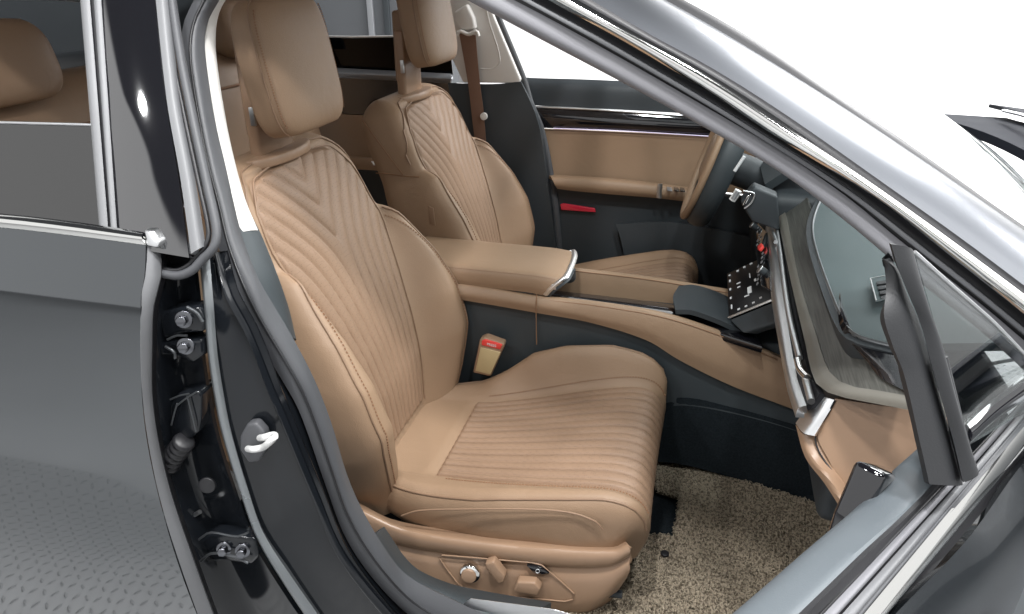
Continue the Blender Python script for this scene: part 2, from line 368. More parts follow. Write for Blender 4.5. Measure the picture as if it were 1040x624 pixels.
rib("lip_seal", SA(mid2, .026), SA(mid1, .020), rubber, bodyp, bulge=.004, m=7, thick=.006)
rib("chrome_strip", SA(blk_hi, .010), SA(chr_hi, .004), chrome, bodyp, bulge=.006, m=9, thick=.01)
rib("trim_gap", SA(chr_hi, .008), SA(gap_hi, .010), rubber2, bodyp, bulge=-.001, m=5, thick=.012)
gsk = [(548, -88), (620, -42), (680, -8), (735, 22), (790, 55), (860, 103), (938, 157), (1007, 207), (1054, 240), (1104, 276)]
rib("windscreen_gasket", SA(pnt_hi, .101), SA(gsk, .115), rubber2, bodyp, bulge=.002, m=5, thick=.01)
# windscreen: from this pillar's gasket over to its mirror on the far side
ga = cr(SA(gsk, .115), 24)
base = [V((.52, -.72, .985)), V((.66, -.55, 1.0))]
G = []
for i in range(24):
    f = i / 23; a = ga[i]; b = V((a.x, -a.y, a.z)); row = []
    for j in range(25):
        q = j / 24; p = a.lerp(b, q); s = 1 - (2*q-1)**2
        row.append(p + V((.06*s, 0, .022*s)))
    G.append(row)
shell("windscreen", G, glass_wind, car, .004, 40, toward=V((1, 0, 3)))
roofr = [[V((-.33, y*.62, 1.40 + .06*(1-y*y))), V((-.7, y*.64, 1.425+.06*(1-y*y))), V((-1.3, y*.62, 1.40+.06*(1-y*y))), V((-1.9, y*.55, 1.26+.05*(1-y*y)))] for y in (-1, -.8, -.4, 0, .4, .8, 1)]
roof = loft("roof", roofr, paintd, car, n=24, m=25, thick=.012, toward=V((0, 0, 5)))
hl = [[p + V((0, 0, -.03)) for p in r] for r in roofr]
loft("headliner", hl, white, roof, n=24, m=25, thick=.01, toward=V((0, 0, 0)))
# far pillar (driver's side) and its windows' frame
rib("front_pillar", mir(SA(gap_hi, .012)), mir(SA(pnt_hi, .10)), paintd, car, bulge=.012, m=7, thick=.02)
# hood, cowl and wiper
hood = loft("hood", [[V((.80, y, .965 + .05*(1-(y/.9)**2))), V((1.2, y, .92 + .05*(1-(y/.9)**2))), V((1.9, y*.95, .78+.05*(1-(y/.9)**2)))] for y in (-.80, -.55, -.2, .2, .55, .80)], cowlm, car, n=16, m=21, thick=.01, toward=V((1, 0, 4))); hood.location.z = .022
cowl = loft("cowl", [[V((.52, -.74, .955)), V((.62, -.4, .985)), V((.66, 0, .995)), V((.62, .4, .985)), V((.52, .74, .955))], [V((.84, -.76, .945)), V((.84, -.4, .975)), V((.84, 0, .985)), V((.84, .4, .975)), V((.84, .76, .945))]], cowlm, car, n=24, thick=.02, toward=V((1, 0, 4)))
cowl.location.z = .022
tube("wiper_arm", [V((.76, .55, 1.02)), V((.74, .3, 1.045)), V((.72, .0, 1.05))], .009, satin, car, n=12, flat=.5)
# fender seen through the quarter glass
fender = loft("fender", [[V((.40, y1, z1)), V((.8, y1-.02, z1-.02)), V((1.4, y1-.02, z1-.08)), V((1.9, y1+.06, z1-.18))] for y1, z1 in ((-.70, .985), (-.80, .975), (-.88, .94), (-.925, .87), (-.94, .75), (-.94, .55), (-.92, .35))], paint, car, n=20, m=28, thick=.01)
fg = D([(966, 381), (1000, 371), (1045, 363)], .22)
tube("panel_gap", [p for p in fg], .004, rubber2, fender, n=14)
# ---- rear door
rd_top = [(-700, 168), (-300, 196), (0, 217), (80, 226), (146, 236)]
rd_cb = [(-700, 172), (-300, 205), (0, 231), (80, 240), (148, 249)]
rdr = [rd_cb, [(-700, 185), (-300, 220), (0, 258), (80, 266), (147, 278)], [(-700, 200), (-300, 246), (0, 284), (80, 294), (143, 304)],
       [(-700, 215), (-300, 255), (0, 294), (80, 305), (143, 316)], [(-700, 300), (-300, 345), (0, 400), (80, 405), (145, 414)],
       [(-700, 380), (-300, 430), (0, 486), (80, 486), (157, 487)], [(-700, 470), (-300, 520), (0, 560), (80, 568), (180, 570)], [(-700, 540), (-300, 590), (0, 640), (80, 650), (212, 655)]]
offs = [.0, .0, .0, .002, .0, .0, .0, .03]
door_r = loft("rear_door", [S(r, o) for r, o in zip(rdr, offs)], paint, car, n=48, m=60, thick=.008)
door_r["label"] = "closed grey metallic rear door with chrome belt strip"
rib("belt_chrome", S(rd_cb, -.004), S(rd_top, -.002), chrome, door_r, bulge=.006, m=9, thick=.012)
slab("chrome_end_cap", S([(146, 234), (155, 234), (162, 245), (160, 252), (148, 250)], -.006), (0, .02, 0), satin, door_r, bevel=.003)
fl_o = [(150, 250), (148, 278), (143, 304), (143, 330), (145, 414), (157, 487), (180, 565), (212, 655)]
fl_i = [(163, 251), (164, 280), (157, 308), (155, 335), (156, 414), (171, 490), (196, 565), (229, 655)]
rib("door_edge", S(fl_o, .0005), S(fl_i, .022), greyseal, door_r, bulge=.003, m=7, thick=.006)
rib("edge_seal", S(fl_i, .021), S([(x+5, y) for x, y in fl_i], .05), rubber2, door_r, bulge=.0, m=3, thick=.006)
# rear window: half-lowered dark pane, frame seals and the rear quarter
shell("window_pane", [cr(S([(-600, 95), (-200, 120), (0, 124.5), (95, 127)], .012), 20), cr(S([(-600, 140), (-200, 168), (0, 176), (100, 180)], .012), 20), cr(S([(-600, 190), (-200, 205), (0, 221), (107, 232)], .012), 20)], glass_dark, door_r, .004, 40)
tube("pane_edge", S([(-600, 95), (-200, 120), (0, 124.5), (95, 127)], .011), .0022, satin, door_r, n=20)
def strip(name, xs_top, xs_bot, ytop, ybot, off, mat, parent, bulge=.004):
    (a, b), (c, d) = xs_top, xs_bot
    N = 6; A = [(a+(c-a)*i/N, ytop+(ybot-ytop)*i/N) for i in range(N+1)]; B = [(b+(d-b)*i/N, ytop+(ybot-ytop)*i/N) for i in range(N+1)]
    return rib(name, S(A, off), S(B, off), mat, parent, n=20, bulge=bulge, m=7, thick=.012)
strip("window_seal", (78, 88), (101, 110), -40, 234, .004, greyseal, door_r)
strip("window_channel", (88, 92), (110, 113), -40, 234, .007, rubber2, door_r, 0)
strip("window_seal", (92, 100), (113, 119), -40, 236, .003, greyseal, door_r)
# ---- pillar between the doors
pil = rib("pillar_cover", S([(101, -40), (105, 100), (112, 180), (119, 250)], .006), S([(153, -40), (168, 100), (181, 180), (192, 262)], .012), cover, car, bulge=.004, m=13, thick=.02)
pil["label"] = "gloss black cover between the door windows"
rib("cover_edge_seal", S([(154, -40), (169, 100), (183, 180), (194, 258)], .014), S([(169, -40), (183, 100), (198, 180), (209, 250)], .03), greyseal, car, bulge=.006, m=7, thick=.01)
ja = dict(
 a=[(163, 251), (164, 285), (160, 310), (158, 335), (160, 414), (174, 490), (200, 565), (233, 655)],
 b=[(182, 276), (182, 310), (184, 360), (188, 420), (202, 490), (228, 560), (268, 655)],
 c=[(203, 270), (207, 310), (211, 360), (217, 400), (225, 440), (243, 498), (260, 545), (286, 590), (330, 655)],
 d=[(213, 262), (217, 310), (221, 360), (227, 400), (235, 440), (252, 498), (268, 542), (296, 586), (345, 655)],
 e=[(217, 264), (226, 310), (236, 350), (246, 400), (258, 450), (275, 500), (300, 555), (330, 600), (372, 655)],
 f=[(217, 258), (229, 300), (246, 331), (259, 360), (271, 394), (281, 418), (316, 502), (343, 565), (388, 624), (420, 655)],
 g=[(223, 256), (234, 298), (252, 332), (265, 362), (278, 396), (288, 418), (322, 500), (349, 562), (394, 620), (430, 655)],
 h=[(224, 254), (240, 298), (262, 343), (284, 381), (304, 416), (331, 492), (352, 545), (384, 590), (430, 640), (450, 660)])
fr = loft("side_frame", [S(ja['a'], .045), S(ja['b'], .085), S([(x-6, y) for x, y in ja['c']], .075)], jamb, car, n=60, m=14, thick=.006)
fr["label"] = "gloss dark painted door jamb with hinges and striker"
rib("frame_flange", S(ja['c'], .062), S(ja['d'], .060), sheentrim, fr, n=60, bulge=.006, m=7, thick=.02)  # ridge reflection put into a paler base colour than the jamb
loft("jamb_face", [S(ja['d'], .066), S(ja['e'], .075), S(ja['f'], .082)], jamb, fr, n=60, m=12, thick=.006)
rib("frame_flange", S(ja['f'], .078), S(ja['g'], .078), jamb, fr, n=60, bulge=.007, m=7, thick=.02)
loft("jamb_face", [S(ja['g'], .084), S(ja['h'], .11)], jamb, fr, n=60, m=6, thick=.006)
# dark cavity and the bent weatherstrip over it
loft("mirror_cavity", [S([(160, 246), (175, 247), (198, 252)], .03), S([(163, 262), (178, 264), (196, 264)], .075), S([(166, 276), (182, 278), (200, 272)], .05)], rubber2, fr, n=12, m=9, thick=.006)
wpath = [(157, -40), (172, 60), (186, 130), (199, 190), (208, 235), (208, 250), (199, 262), (192, 272), (180, 277), (164, 276)]
tube("weatherstrip", S([(x+12, y) for x, y in wpath[:5]] + [(217, 252), (205, 264), (196, 274), (182, 280), (165, 278)], .03), .0065, rubber, fr, n=60)
tube("weatherstrip", S([(x+4, y) for x, y in wpath[:5]] + [(209, 250), (199, 261), (191, 270), (180, 275), (165, 273)], .03), .0035, rubber2, fr, n=60)
# main door seal round the opening, down the pillar and along the sill
so = [(225, -60), (197, 0), (187, 22), (183, 55), (187, 95), (195, 140), (205, 187), (214, 217), (224, 258), (240, 300), (262, 345), (284, 382), (304, 418), (331, 494), (352, 548), (384, 594), (425, 632), (480, 660), (560, 690)]
si = [(250, -60), (223, 0), (212, 20), (208, 42), (212, 82), (220, 130), (229, 168), (236, 200), (246, 240), (262, 282), (279, 312), (299, 346), (320, 387), (337, 431), (352, 481), (365, 512), (387, 551), (413, 584), (463, 611), (530, 640)]
ms = rib("door_seal", S(so, .10), S(si, .13), rubber, car, n=90, bulge=.016, m=15, thick=.02)
ms["label"] = "dark grey rubber door seal around the front opening"
gq = lambda f: [tuple((a*(1-f)+b*f)[:2]) for a, b in zip(cr([(*p, 0) for p in so], 60), cr([(*p, 0) for p in si], 60))]
tube("seal_groove", S(gq(.40), .098), .0022, rubber2, ms, n=90)
rib("pillar_trim", S([(223, -30), (212, 22), (208, 42), (212, 82), (220, 130), (229, 168), (236, 200), (244, 236)], .15), S([(250, -30), (224, 10), (219, 42), (223, 82), (231, 130), (240, 170), (250, 205), (262, 234)], .19), white, car, bulge=.004, m=7, thick=.01)
rib("lower_pillar_trim", S([(240, 222), (246, 240), (260, 280), (277, 312), (288, 332), (294, 344)], .15), S([(254, 216), (266, 240), (282, 280), (293, 312), (298, 332), (301, 346)], .20), teal, car, bulge=.004, m=7, thick=.01)
sill = loft("sill_trim", [S([(380, 545), (404, 590), (440, 611), (470, 622), (530, 640)], .125), S([(384, 540), (412, 583), (445, 600), (475, 610), (545, 622)], .15), S([(390, 535), (420, 575), (455, 592), (490, 600), (560, 612)], .20)], teal, car, n=40, m=9, thick=.01)
slab("sill_plate", S([(471, 613), (478, 608), (562, 619), (600, 630), (480, 640)], .135), (0, .003, -.002), satin, sill, bevel=.001)
# hardware on the jamb: hinges, bolts, boot, plug, striker
def hinge(parts_px, bolts, off):
    h = slab("door_hinge", S(parts_px, off), (0, .03, 0), jamb, fr, bevel=.006)
    for b in bolts:
        c = S([b], off-.004)[0]
        disc("hinge_bolt", c, (.35, -1, .25), .0085, .012, zinc, fr, seg=6, bevel=.0015)
        disc("bolt_washer", c + V((0, .002, 0)), (.35, -1, .25), .013, .003, zinc, fr, seg=20, bevel=.001)
hinge([(160, 318), (180, 313), (200, 312), (208, 325), (206, 338), (185, 340), (165, 345)], [(186, 325)], .052)
hinge([(160, 350), (180, 346), (204, 345), (206, 362), (196, 370), (178, 362), (162, 362)], [(188, 352)], .052)
hinge([(196, 552), (214, 543), (240, 545), (258, 548), (262, 566), (255, 574), (228, 570), (205, 572)], [(227, 558), (246, 560)], .055)
for pts, r in (([(190, 312), (200, 318), (206, 327)], .004), ([(168, 352), (177, 358), (178, 364)], .004), ([(170, 345), (180, 341), (190, 341)], .003), ([(202, 548), (214, 541), (240, 545), (252, 541)], .003), ([(204, 570), (216, 562), (240, 566), (252, 572)], .004)):
    tube("hinge_highlight", S(pts, .046), r*.6, hinge_hl, fr, n=10)  # thin pale tubes drawn as highlights along the hinge edges
slab("check_strap_housing", S([(172, 412), (180, 400), (200, 397), (204, 402), (204, 425), (201, 440), (186, 452), (172, 450)], .055), (0, .04, 0), jamb, fr, bevel=.006)
for a, b in (((180, 412), (200, 398)), ((190, 402), (199, 438)), ((180, 410), (174, 432)), ((173, 406), (192, 400))):
    tube("housing_highlight", S([a, ((a[0]+b[0])/2, (a[1]+b[1])/2 - 1), b], .050), .0014, hinge_hl, fr, n=6)  # pale lines standing in for highlights on the strap housing
bp0 = S([(188, 447), (182, 456), (176, 464), (171, 474)], .05)
bt = cr(bp0, 45)
tube("wiring_boot", bt, .017, rubber2, fr, seg=16, taper=lambda f: .82 + .22*abs(math.sin(f*math.pi*6)) )
disc("grommet_plug", S([(211, 492)], .066)[0], (.35, -1, .2), .014, .006, rubber2, fr, bevel=.003)
tube("jamb_clip", S([(196, 524), (203, 520)], .066), .004, satin, fr)
slab("striker_plate", S([(243, 444), (250, 431), (259, 430), (268, 440), (270, 456), (262, 470), (252, 471), (243, 458)], .058), (0, .018, 0), rubber, fr, bevel=.005)
stp = S([(252, 456)], .056) + S([(258, 456.5), (266, 455)], .030) + S([(273, 450), (279, 444)], .015) + S([(277, 442), (270, 444)], .030) + S([(264, 445)], .056)
tube("striker", stp, .0052, whitep, fr, n=30, seg=12)
# ---- open front door
fb0 = D([(1100, 425), (1040, 470), (985, 545), (913, 620), (820, 720)], -.006)
fb0.append(fb0[-1] + DD*.35)
fd = loft("front_door", [fb0] + [[p + V((0, 0, -dz)) - DN*o_ for p in fb0] for dz, o_ in ((.03, .022), (.08, .036), (.16, .040), (.3, .036), (.5, .034), (.66, .02))], paintd, car, n=40, m=24, thick=.01)
fd["label"] = "open grey front passenger door with lowered window"
rib("belt_chrome", D([(1115, 338), (790, 729)], .004), D([(1115, 366), (815, 725)], -.002), chrome, fd, n=40, bulge=.006, m=9, thick=.006, straight=True)
rib("belt_gap", D([(1115, 367), (815, 726)], .001), D([(1115, 381), (826, 724)], -.002), rubber2, fd, n=40, bulge=-.001, m=5, thick=.006, straight=True)
for f0, f1, mt, bl in ((0, .14, rubber2, .001), (.14, .46, velour, .004), (.46, .54, rubber2, -.002), (.54, .88, greyseal, .004), (.88, 1.0, rubber, .001)):
    L0 = [(1115, 327), (732, 726)]; L1 = [(1115, 337), (790, 728)]
    q = lambda f: [(a[0]*(1-f)+b[0]*f, a[1]*(1-f)+b[1]*f) for a, b in zip(L0, L1)]
    rib("belt_seal", D(q(f0), .022-.018*f0), D(q(f1), .022-.018*f1), mt, fd, n=36, bulge=bl, m=7, thick=.005, straight=True)
tr_l = [(936, 452), (925, 462), (910, 476), (873, 513), (826, 553), (780, 593), (720, 644), (670, 686)]
tr_r = [(946, 468), (949, 476), (948, 485), (920, 512), (880, 549), (835, 592), (795, 630), (745, 675)]
tr_d = [(953, 480), (955, 488), (951, 495), (922, 524), (884, 560), (840, 603), (806, 636), (755, 683)]
loft("inner_trim", [[p + DN*.012 - V((0, 0, .06)) for p in D(tr_l, .066)], D(tr_l, .064), D(tr_r, .030), D(tr_d, .023)], striptop, fd, n=50, m=24, thick=.012)
loft("trim_shadow_gap", [D(tr_d, .022), D([(x+8, y+4) for x, y in tr_d], .020)], rubber2, fd, n=40, m=4, thick=.004)
ip = [HNG + DD*s_ + DN*.078 + V((0, 0, z_)) for s_, z_ in ((.12, .76), (1.05, .78), (1.05, .30), (.06, .30))]
slab("inner_panel", ip, tuple(DN*.035), dark, fd, bevel=.01)
# division bar (two channels) and the quarter glass
b1l = [(897, 262), (900, 292), (898, 322), (907, 352), (918, 380), (934, 448), (944, 492)]
b1r = [(905, 264), (912, 274), (922, 300), (934, 328), (946, 372), (958, 415), (967, 448), (978, 493)]
db = rib("division_bar", DT(b1l, .022), DT(b1r, .014), barrub, fd, n=60, bulge=.006, m=11, thick=.007)
b2l = [(905, 248), (912, 272), (922, 298), (934, 327), (946, 370), (958, 413), (968, 447), (978, 490)]
b2r = [(928, 256), (936, 286), (947, 322), (955, 345), (960, 362), (971, 404), (983, 447), (992, 474)]
rib("glass_channel", DT(b2l, .004), DT(b2r, -.002), barrub, db, n=60, bulge=.006, m=11, thick=.007)
rib("bar_lower_cover", DT([(917, 376), (934, 448), (945, 492)], .028), DT([(941, 372), (958, 446), (972, 493)], .020), barrub, db, n=24, bulge=.005, m=9, thick=.01)
rib("bar_lower_cover", DT([(950, 367), (968, 447), (980, 490)], .006), DT([(961, 361), (983, 447), (992, 474)], .002), barrub, db, n=24, bulge=.006, m=9, thick=.01)
shell("quarter_glass", [cr(DT([(929, 257), (950, 330), (985, 452)], .002), 14), cr(DT([(985, 305), (1010, 370), (1030, 425)], .002), 14), cr(DT([(1050, 370), (1080, 385), (1110, 390)], .002), 14)], glass_quarter, fd, .004, 40)
tube("glass_edge", DT([(929, 256), (960, 284), (991, 311), (1011, 329), (1060, 380)], .001), .0016, satin, fd, n=20)
rib("glass_base_seal", DT([(984, 452), (1010, 428), (1045, 404), (1080, 380)], .004), DT([(982, 431), (1005, 410), (1040, 384), (1080, 352)], .004), gloss, fd, n=20, bulge=.004, m=5, thick=.014)
dp = slab("door_pull", D([(868, 466), (905, 474), (890, 500), (868, 520), (846, 560), (826, 580), (845, 520)], .085), tuple(-DN*.03), gloss, fd, bevel=.006)
# ------------------------------------------------------------------ dashboard
dsh = loft("dashboard", [PLs([(760, 120), (788, 215), (803, 285), (817, 345), (829, 390), (850, 402), (900, 412), (960, 424)], (.2, 0, .797), (-.67, 0, .74)),
                         PLs([(765, 120), (791, 215), (808, 285), (824, 345), (835, 386), (851, 397), (900, 406), (960, 418)], (.2, 0, .803), (-.67, 0, .74)),
                         PLs([(772, 120), (797, 215), (812, 285), (829, 340), (842, 377), (860, 391), (900, 398), (960, 410)], (.2, 0, .803), (-.67, 0, .74))], woodlip, car, n=60, m=9, thick=.012)
dsh["label"] = "dashboard with grey wood trim and blue-grey top pad"
wl_ = PLs([(772, 120), (797, 215), (812, 285), (829, 340), (842, 377), (860, 391), (900, 398), (960, 410)], (.2, 0, .7995), (-.67, 0, .74))
wr_ = PLs([(800, 120), (823, 215), (835, 270), (850, 310), (870, 342), (885, 372), (905, 388), (960, 398)], (.2, 0, .7995), (-.67, 0, .74))
loft("wood_panel", [wl_, [(a+b)/2 for a, b in zip(cr(wl_, 20), cr(wr_, 20))], wr_], wood, dsh, n=60, m=9, thick=.012)
pp0, ppn = (.27, 0, .885), (-.2, 0, .98)
pe = PLs([(850, 185), (836, 202), (828, 222), (827, 238), (833, 262), (846, 298), (858, 325), (868, 338), (886, 345), (915, 352)], pp0, ppn)
peo = PLs([(848, 182), (834, 201), (825.5, 221.5), (824.5, 238.5), (830.5, 263), (843.5, 299.5), (855.5, 327), (866.5, 340.5), (885.5, 347.5), (915, 354.5)], pp0, ppn)
loft("dash_pad_skirt", [[p + V((0, 0, -.002)) for p in peo], [p + V((.02, .0, -.05)) for p in peo]], dark, dsh, n=50, m=4, thick=.01)
rib("pad_bright_edge", peo, pe, sheentrim, dsh, n=60, bulge=.003, m=5, thick=.008)
far = [p + V((.30, 0, .05)) for p in pe]
loft("dash_pad", [pe, [p + V((.03, 0, .008)) for p in pe], [p + V((.12, 0, .022)) for p in pe], far], padm, dsh, n=60, m=14, thick=.012, toward=V((0, 0, 4)))
# demister vent on the pad
vb = PLs([(884, 283), (905, 279), (908, 302), (890, 306)], (.27, 0, .8875+.012), ppn)
vt = slab("demister_vent", vb, (-.0, 0, -.004), padm, dsh, bevel=.001)
for k in range(4):
    a = PLs([(890+k*1.5, 286+k*5), (904, 284+k*5), (904.5, 287.4+k*5), (891+k*1.5, 289+k*5)], (.27, 0, .8915+.012), ppn)
    slab("vent_slot", a, (0, 0, -.003), rubber2, vt, bevel=0)
tube("vent_rim", PLs([(884, 283), (905, 279), (908, 302), (890, 306)], (.27, 0, .8905+.012), ppn), .0012, satin, vt, closed=True)
# end of the dash: black panel under the pad
loft("dash_end_panel", [PLs([(846, 300), (856, 340), (880, 350), (920, 360)], (.27, 0, .88), ppn), PLs([(855, 316), (872, 347), (890, 380), (925, 400)], (.2, 0, .806), (-.67, 0, .74))], gloss, dsh, n=24, m=5, thick=.012)
tube("panel_edge_line", PLs([(866, 338), (890, 347), (912, 360)], (.25, 0, .872), ppn), .0016, satin, dsh, n=12)
slab("end_vent_frame", PLs([(906, 362), (915, 363), (921, 396), (901, 389)], (.25, 0, .86), (-.5, -.3, .8)), (.01, 0, -.01), teal, dsh, bevel=.003)
# chrome strips under the wood edge
cs0 = (.195, 0, .79); csn = (-.8, 0, .6)
rib("chrome_band", PLs([(760, 140), (778, 237), (783, 300), (790, 345), (800, 398), (808, 424)], cs0, csn), PLs([(769, 140), (788, 237), (793.5, 287), (802, 342), (810, 385), (819, 412)], cs0, csn), satin, dsh, n=50, bulge=.006, m=9, thick=.012)
rib("vent_slot_gap", PLs([(768, 140), (787, 237), (793, 287), (801, 342), (809, 385), (818, 412)], (.2, 0, .792), csn), PLs([(777, 140), (794, 240), (806, 310), (820, 375), (832, 400)], (.2, 0, .792), csn), rubber2, dsh, n=40, bulge=-.004, m=5, thick=.01)
tube("chrome_rod", PLs([(772, 140), (789.5, 240), (801, 318), (812, 364)], (.197, 0, .795), csn), .0055, satin, dsh, n=30)
tube("chrome_rod", PLs([(818, 385), (824, 408)], (.197, 0, .795), csn), .0055, satin, dsh, n=6)
tube("vent_tab", PLs([(810, 366), (813, 376), (820, 384)], (.194, 0, .797), csn), .006, chrome, dsh, n=10)
tube("vent_tab", PLs([(784, 236), (788, 246)], (.19, 0, .797), csn), .005, satin, dsh, n=8)
br = loft("corner_bracket", [PLs([(830, 400), (820, 413), (808, 430)], (.2, -.64, .78), (-.75, -.35, .55)), PLs([(839, 404), (828, 424), (816, 440)], (.195, -.66, .775), (-.75, -.45, .5)), PLs([(849, 407), (836, 428), (827, 443)], (.2, -.67, .775), (-.6, -.65, .5))], satin, dsh, n=16, m=12, thick=.01)
g0, gn = (.205, -.67, .77), (-.55, -.75, .25)
gv = loft("glovebox_end", [PLs([(848, 405), (880, 410), (925, 417), (960, 424)], g0, gn), PLs([(830, 440), (870, 445), (925, 450), (960, 452)], g0, gn), PLs([(843, 470), (880, 475), (930, 480), (960, 482)], g0, gn), PLs([(864, 512), (890, 520), (930, 530), (960, 532)], g0, gn)], tanplast, dsh, n=24, m=18, thick=.02)
loft("glovebox_front", [PLs([(808, 432), (818, 465), (838, 492), (862, 530)], (.195, -.66, .76), (-.75, -.6, .25)), PLs([(816, 441), (824, 463), (842, 486), (864, 522)], (.195, -.665, .765), (-.75, -.6, .25)), PLs([(831, 442), (837, 459), (857, 486), (874, 512)], (g0[0]+.004, g0[1]+.004, g0[2]), gn)], tanplast, dsh, n=24, m=9, thick=.015)
tube("glovebox_seam", PLs([(848, 407), (838, 425), (828, 443), (833, 461), (852, 488), (866, 512)], (g0[0]-.002, g0[1]-.002, g0[2]), gn), .0013, rubber2, dsh, n=24)
box("kick_panel", (.38, .72, .56), (.40, .08, .74), dark, dsh, bevel=.02)
box("dash_core", (.36, .05, .68), (.22, 1.36, .30), dark, dsh, bevel=.02)
# dash centre stack, switches, driver's side dark mass
box("lower_dash", (.30, .45, .76), (.26, .56, .2), dark, dsh, bevel=.03)
loft("upper_dash_hood", [[V((.14, .62, .86)), V((.15, .40, .885)), V((.16, .2, .875))], [V((.22, .64, .93)), V((.22, .4, .945)), V((.235, .2, .93))], [V((.34, .66, .95)), V((.34, .4, .97)), V((.34, .2, .95))]], teal, dsh, n=20, m=12, thick=.02)
sp0, spn = (.16, 0, .75), (-.85, .0, .53)
slab("switch_strip", PLs([(769, 226), (779, 236), (783, 296), (772, 290), (766, 250)], sp0, spn), (.02, 0, -.01), gloss, dsh, bevel=.003)
for p, r in (((763, 228), .008), ((771, 273), .009)):
    c = PL(p, (.145, 0, .755), spn); disc("dash_knob", c, (.85, 0, -.53), r, .02, dark, dsh, bevel=.002); disc("knob_rim", c, (.85, 0, -.53), r+.001, .003, satin, dsh, bevel=.001)
    
pc = []
for k in range(14):
    p = (770 + random.uniform(-1.5, 5), 231 + k*4.4); pc.append(quadbox(PL(p, (.158, 0, .752), spn), V((0, .009, 0)), V((.003, 0, .005)), V((-.001, 0, .001))))
join("switch_icons", pc, silverp, dsh)
slab("warning_switch", PLs([(769, 250), (773, 247), (774, 250), (771, 254), (769.5, 254)], (.152, 0, .757), spn), (.006, 0, -.004), redb, dsh, bevel=.001)
sc0, sn = Y((760, 292), .03), V((-.62, -.12, .78)).normalized()
TLc, TRc, BRc, BLc = PLs([(738, 278), (776, 261), (784, 304), (740, 322)], sc0, sn)
sc_ = slab("climate_screen", [TLc, TRc, BRc, BLc], tuple(-sn*.014), screenm, dsh, bevel=.002)
ic = []
e1 = TRc-TLc; e2 = BLc-TLc
for k, (a, b, s1, s2) in enumerate([(.08,.08,.05,.03),(.08,.22,.04,.05),(.08,.42,.04,.04),(.08,.62,.04,.04),(.09,.82,.03,.09),(.30,.06,.06,.03),(.48,.04,.06,.03),(.66,.03,.07,.03),(.30,.36,.1,.02),(.30,.45,.08,.02),(.48,.72,.12,.02),(.26,.93,.06,.03),(.44,.93,.06,.03),(.62,.92,.06,.03),(.80,.88,.06,.03),(.56,.62,.10,.14),(.6,.3,.02,.10),(.72,.45,.05,.05)]):
    ic.append(quadbox(TLc+e1*a+e2*b+sn*.0006, e1*s1, e2*s2, sn*.0012))
join("screen_icons", ic, icon, sc_)
tube("screen_chrome_edge", [BLc + e2*.03 + sn*.001, BRc + e2*.03 + sn*.001], .0035, chrome, sc_)
slab("screen_underside", [BLc+e2*.06, BRc+e2*.06, BRc+e2*.35+V((.03, 0, 0)), BLc+e2*.3+V((.03, 0, 0))], (.03, 0, .0), dark, dsh, bevel=.004)
# start button and chrome-edged tabs on the dark column side
def pill(name, p0, p1, w, v, mat, parent, yy):
    a, b = Y(p0, yy), Y(p1, yy); return tube(name, [a, a.lerp(b, .5), b], w, mat, parent, n=8, seg=12)
pill("stalk_tip", (756, 159), (746, 174), .0042, 0, icon, dsh, .17)
tube("start_button", Ys([(750, 193.5), (747, 198.5), (743.5, 203.5)], .10), .0085, whitep, dsh, n=8, seg=14)
tube("start_button_face", [p + V((0, -.006, .002)) for p in Ys([(749.5, 194.5), (747, 198.5), (744.2, 202.5)], .10)], .0052, silverp, dsh, n=8, seg=12)
tube("tab_rim", Ys([(755, 194), (766, 197), (763, 206), (756, 212)], .08), .0022, satin, dsh, n=16)
slab("chrome_tab", Ys([(759, 199), (763, 198), (758, 207), (754, 209)], .08), (0, .01, 0), chrome, dsh, bevel=.001)
slab("column_cover", Ys([(752, 206), (766, 190), (790, 200), (792, 235), (764, 226)], .085), (0, .05, 0), dark, dsh, bevel=.006)
# ------------------------------------------------------------------ steering wheel
WC = V((.035, .37, .885)); WA = V((-.94, 0, .28)).normalized(); w1 = V((0, 1, 0)); w2 = WA.cross(w1).normalized()
w2 = w2 if w2.z > 0 else -w2
def wheel_ring(name, r0, ra, rb, off, mat, parent, seg=96, a0=0, a1=2*math.pi):
    vs, fs = [], []; K = 14; closed = abs(a1-a0-2*math.pi) < 1e-6; N = seg if closed else seg+1
    for i in range(N):
        q = a0+(a1-a0)*i/seg; c = WC + WA*off; d = w1*math.cos(q)+w2*math.sin(q)
        for k in range(K):
            t = 2*math.pi*k/K; vs.append(c + d*(r0+ra*math.cos(t)) + WA*(rb*math.sin(t)))
    for i in range(seg):
        j = (i+1) % N
        for k in range(K): fs.append((i*K+k, i*K+(k+1) % K, j*K+(k+1) % K, j*K+k))
    if not closed: fs += [tuple(range(K)), tuple((N-1)*K+k for k in range(K))]
    return make(name, vs, fs, mat, parent, 50)
swm = wheel_ring("steering_wheel", .165, .017, .030, -.016, teal, car)
swm["label"] = "steering wheel with dark rim and tan leather face"
wheel_ring("wheel_leather_face", .164, .013, .010, .020, leather, swm)
box("wheel_hub", WC + WA*.0, (.17, .13, .05), leather, swm, bevel=.02, rot=Matrix((w1, w2, WA)).transposed())
for a in (0, math.pi, -math.pi/2):
    d = w1*math.cos(a)+w2*math.sin(a); c = WC + d*.115 + WA*.0
    box("wheel_spoke", c, (.12, .045, .022), dark, swm, bevel=.006, rot=Matrix((d, WA.cross(d), WA)).transposed())
tube("steering_column", [WC - WA*.03, WC - WA*.22], .045, dark, swm, seg=18)
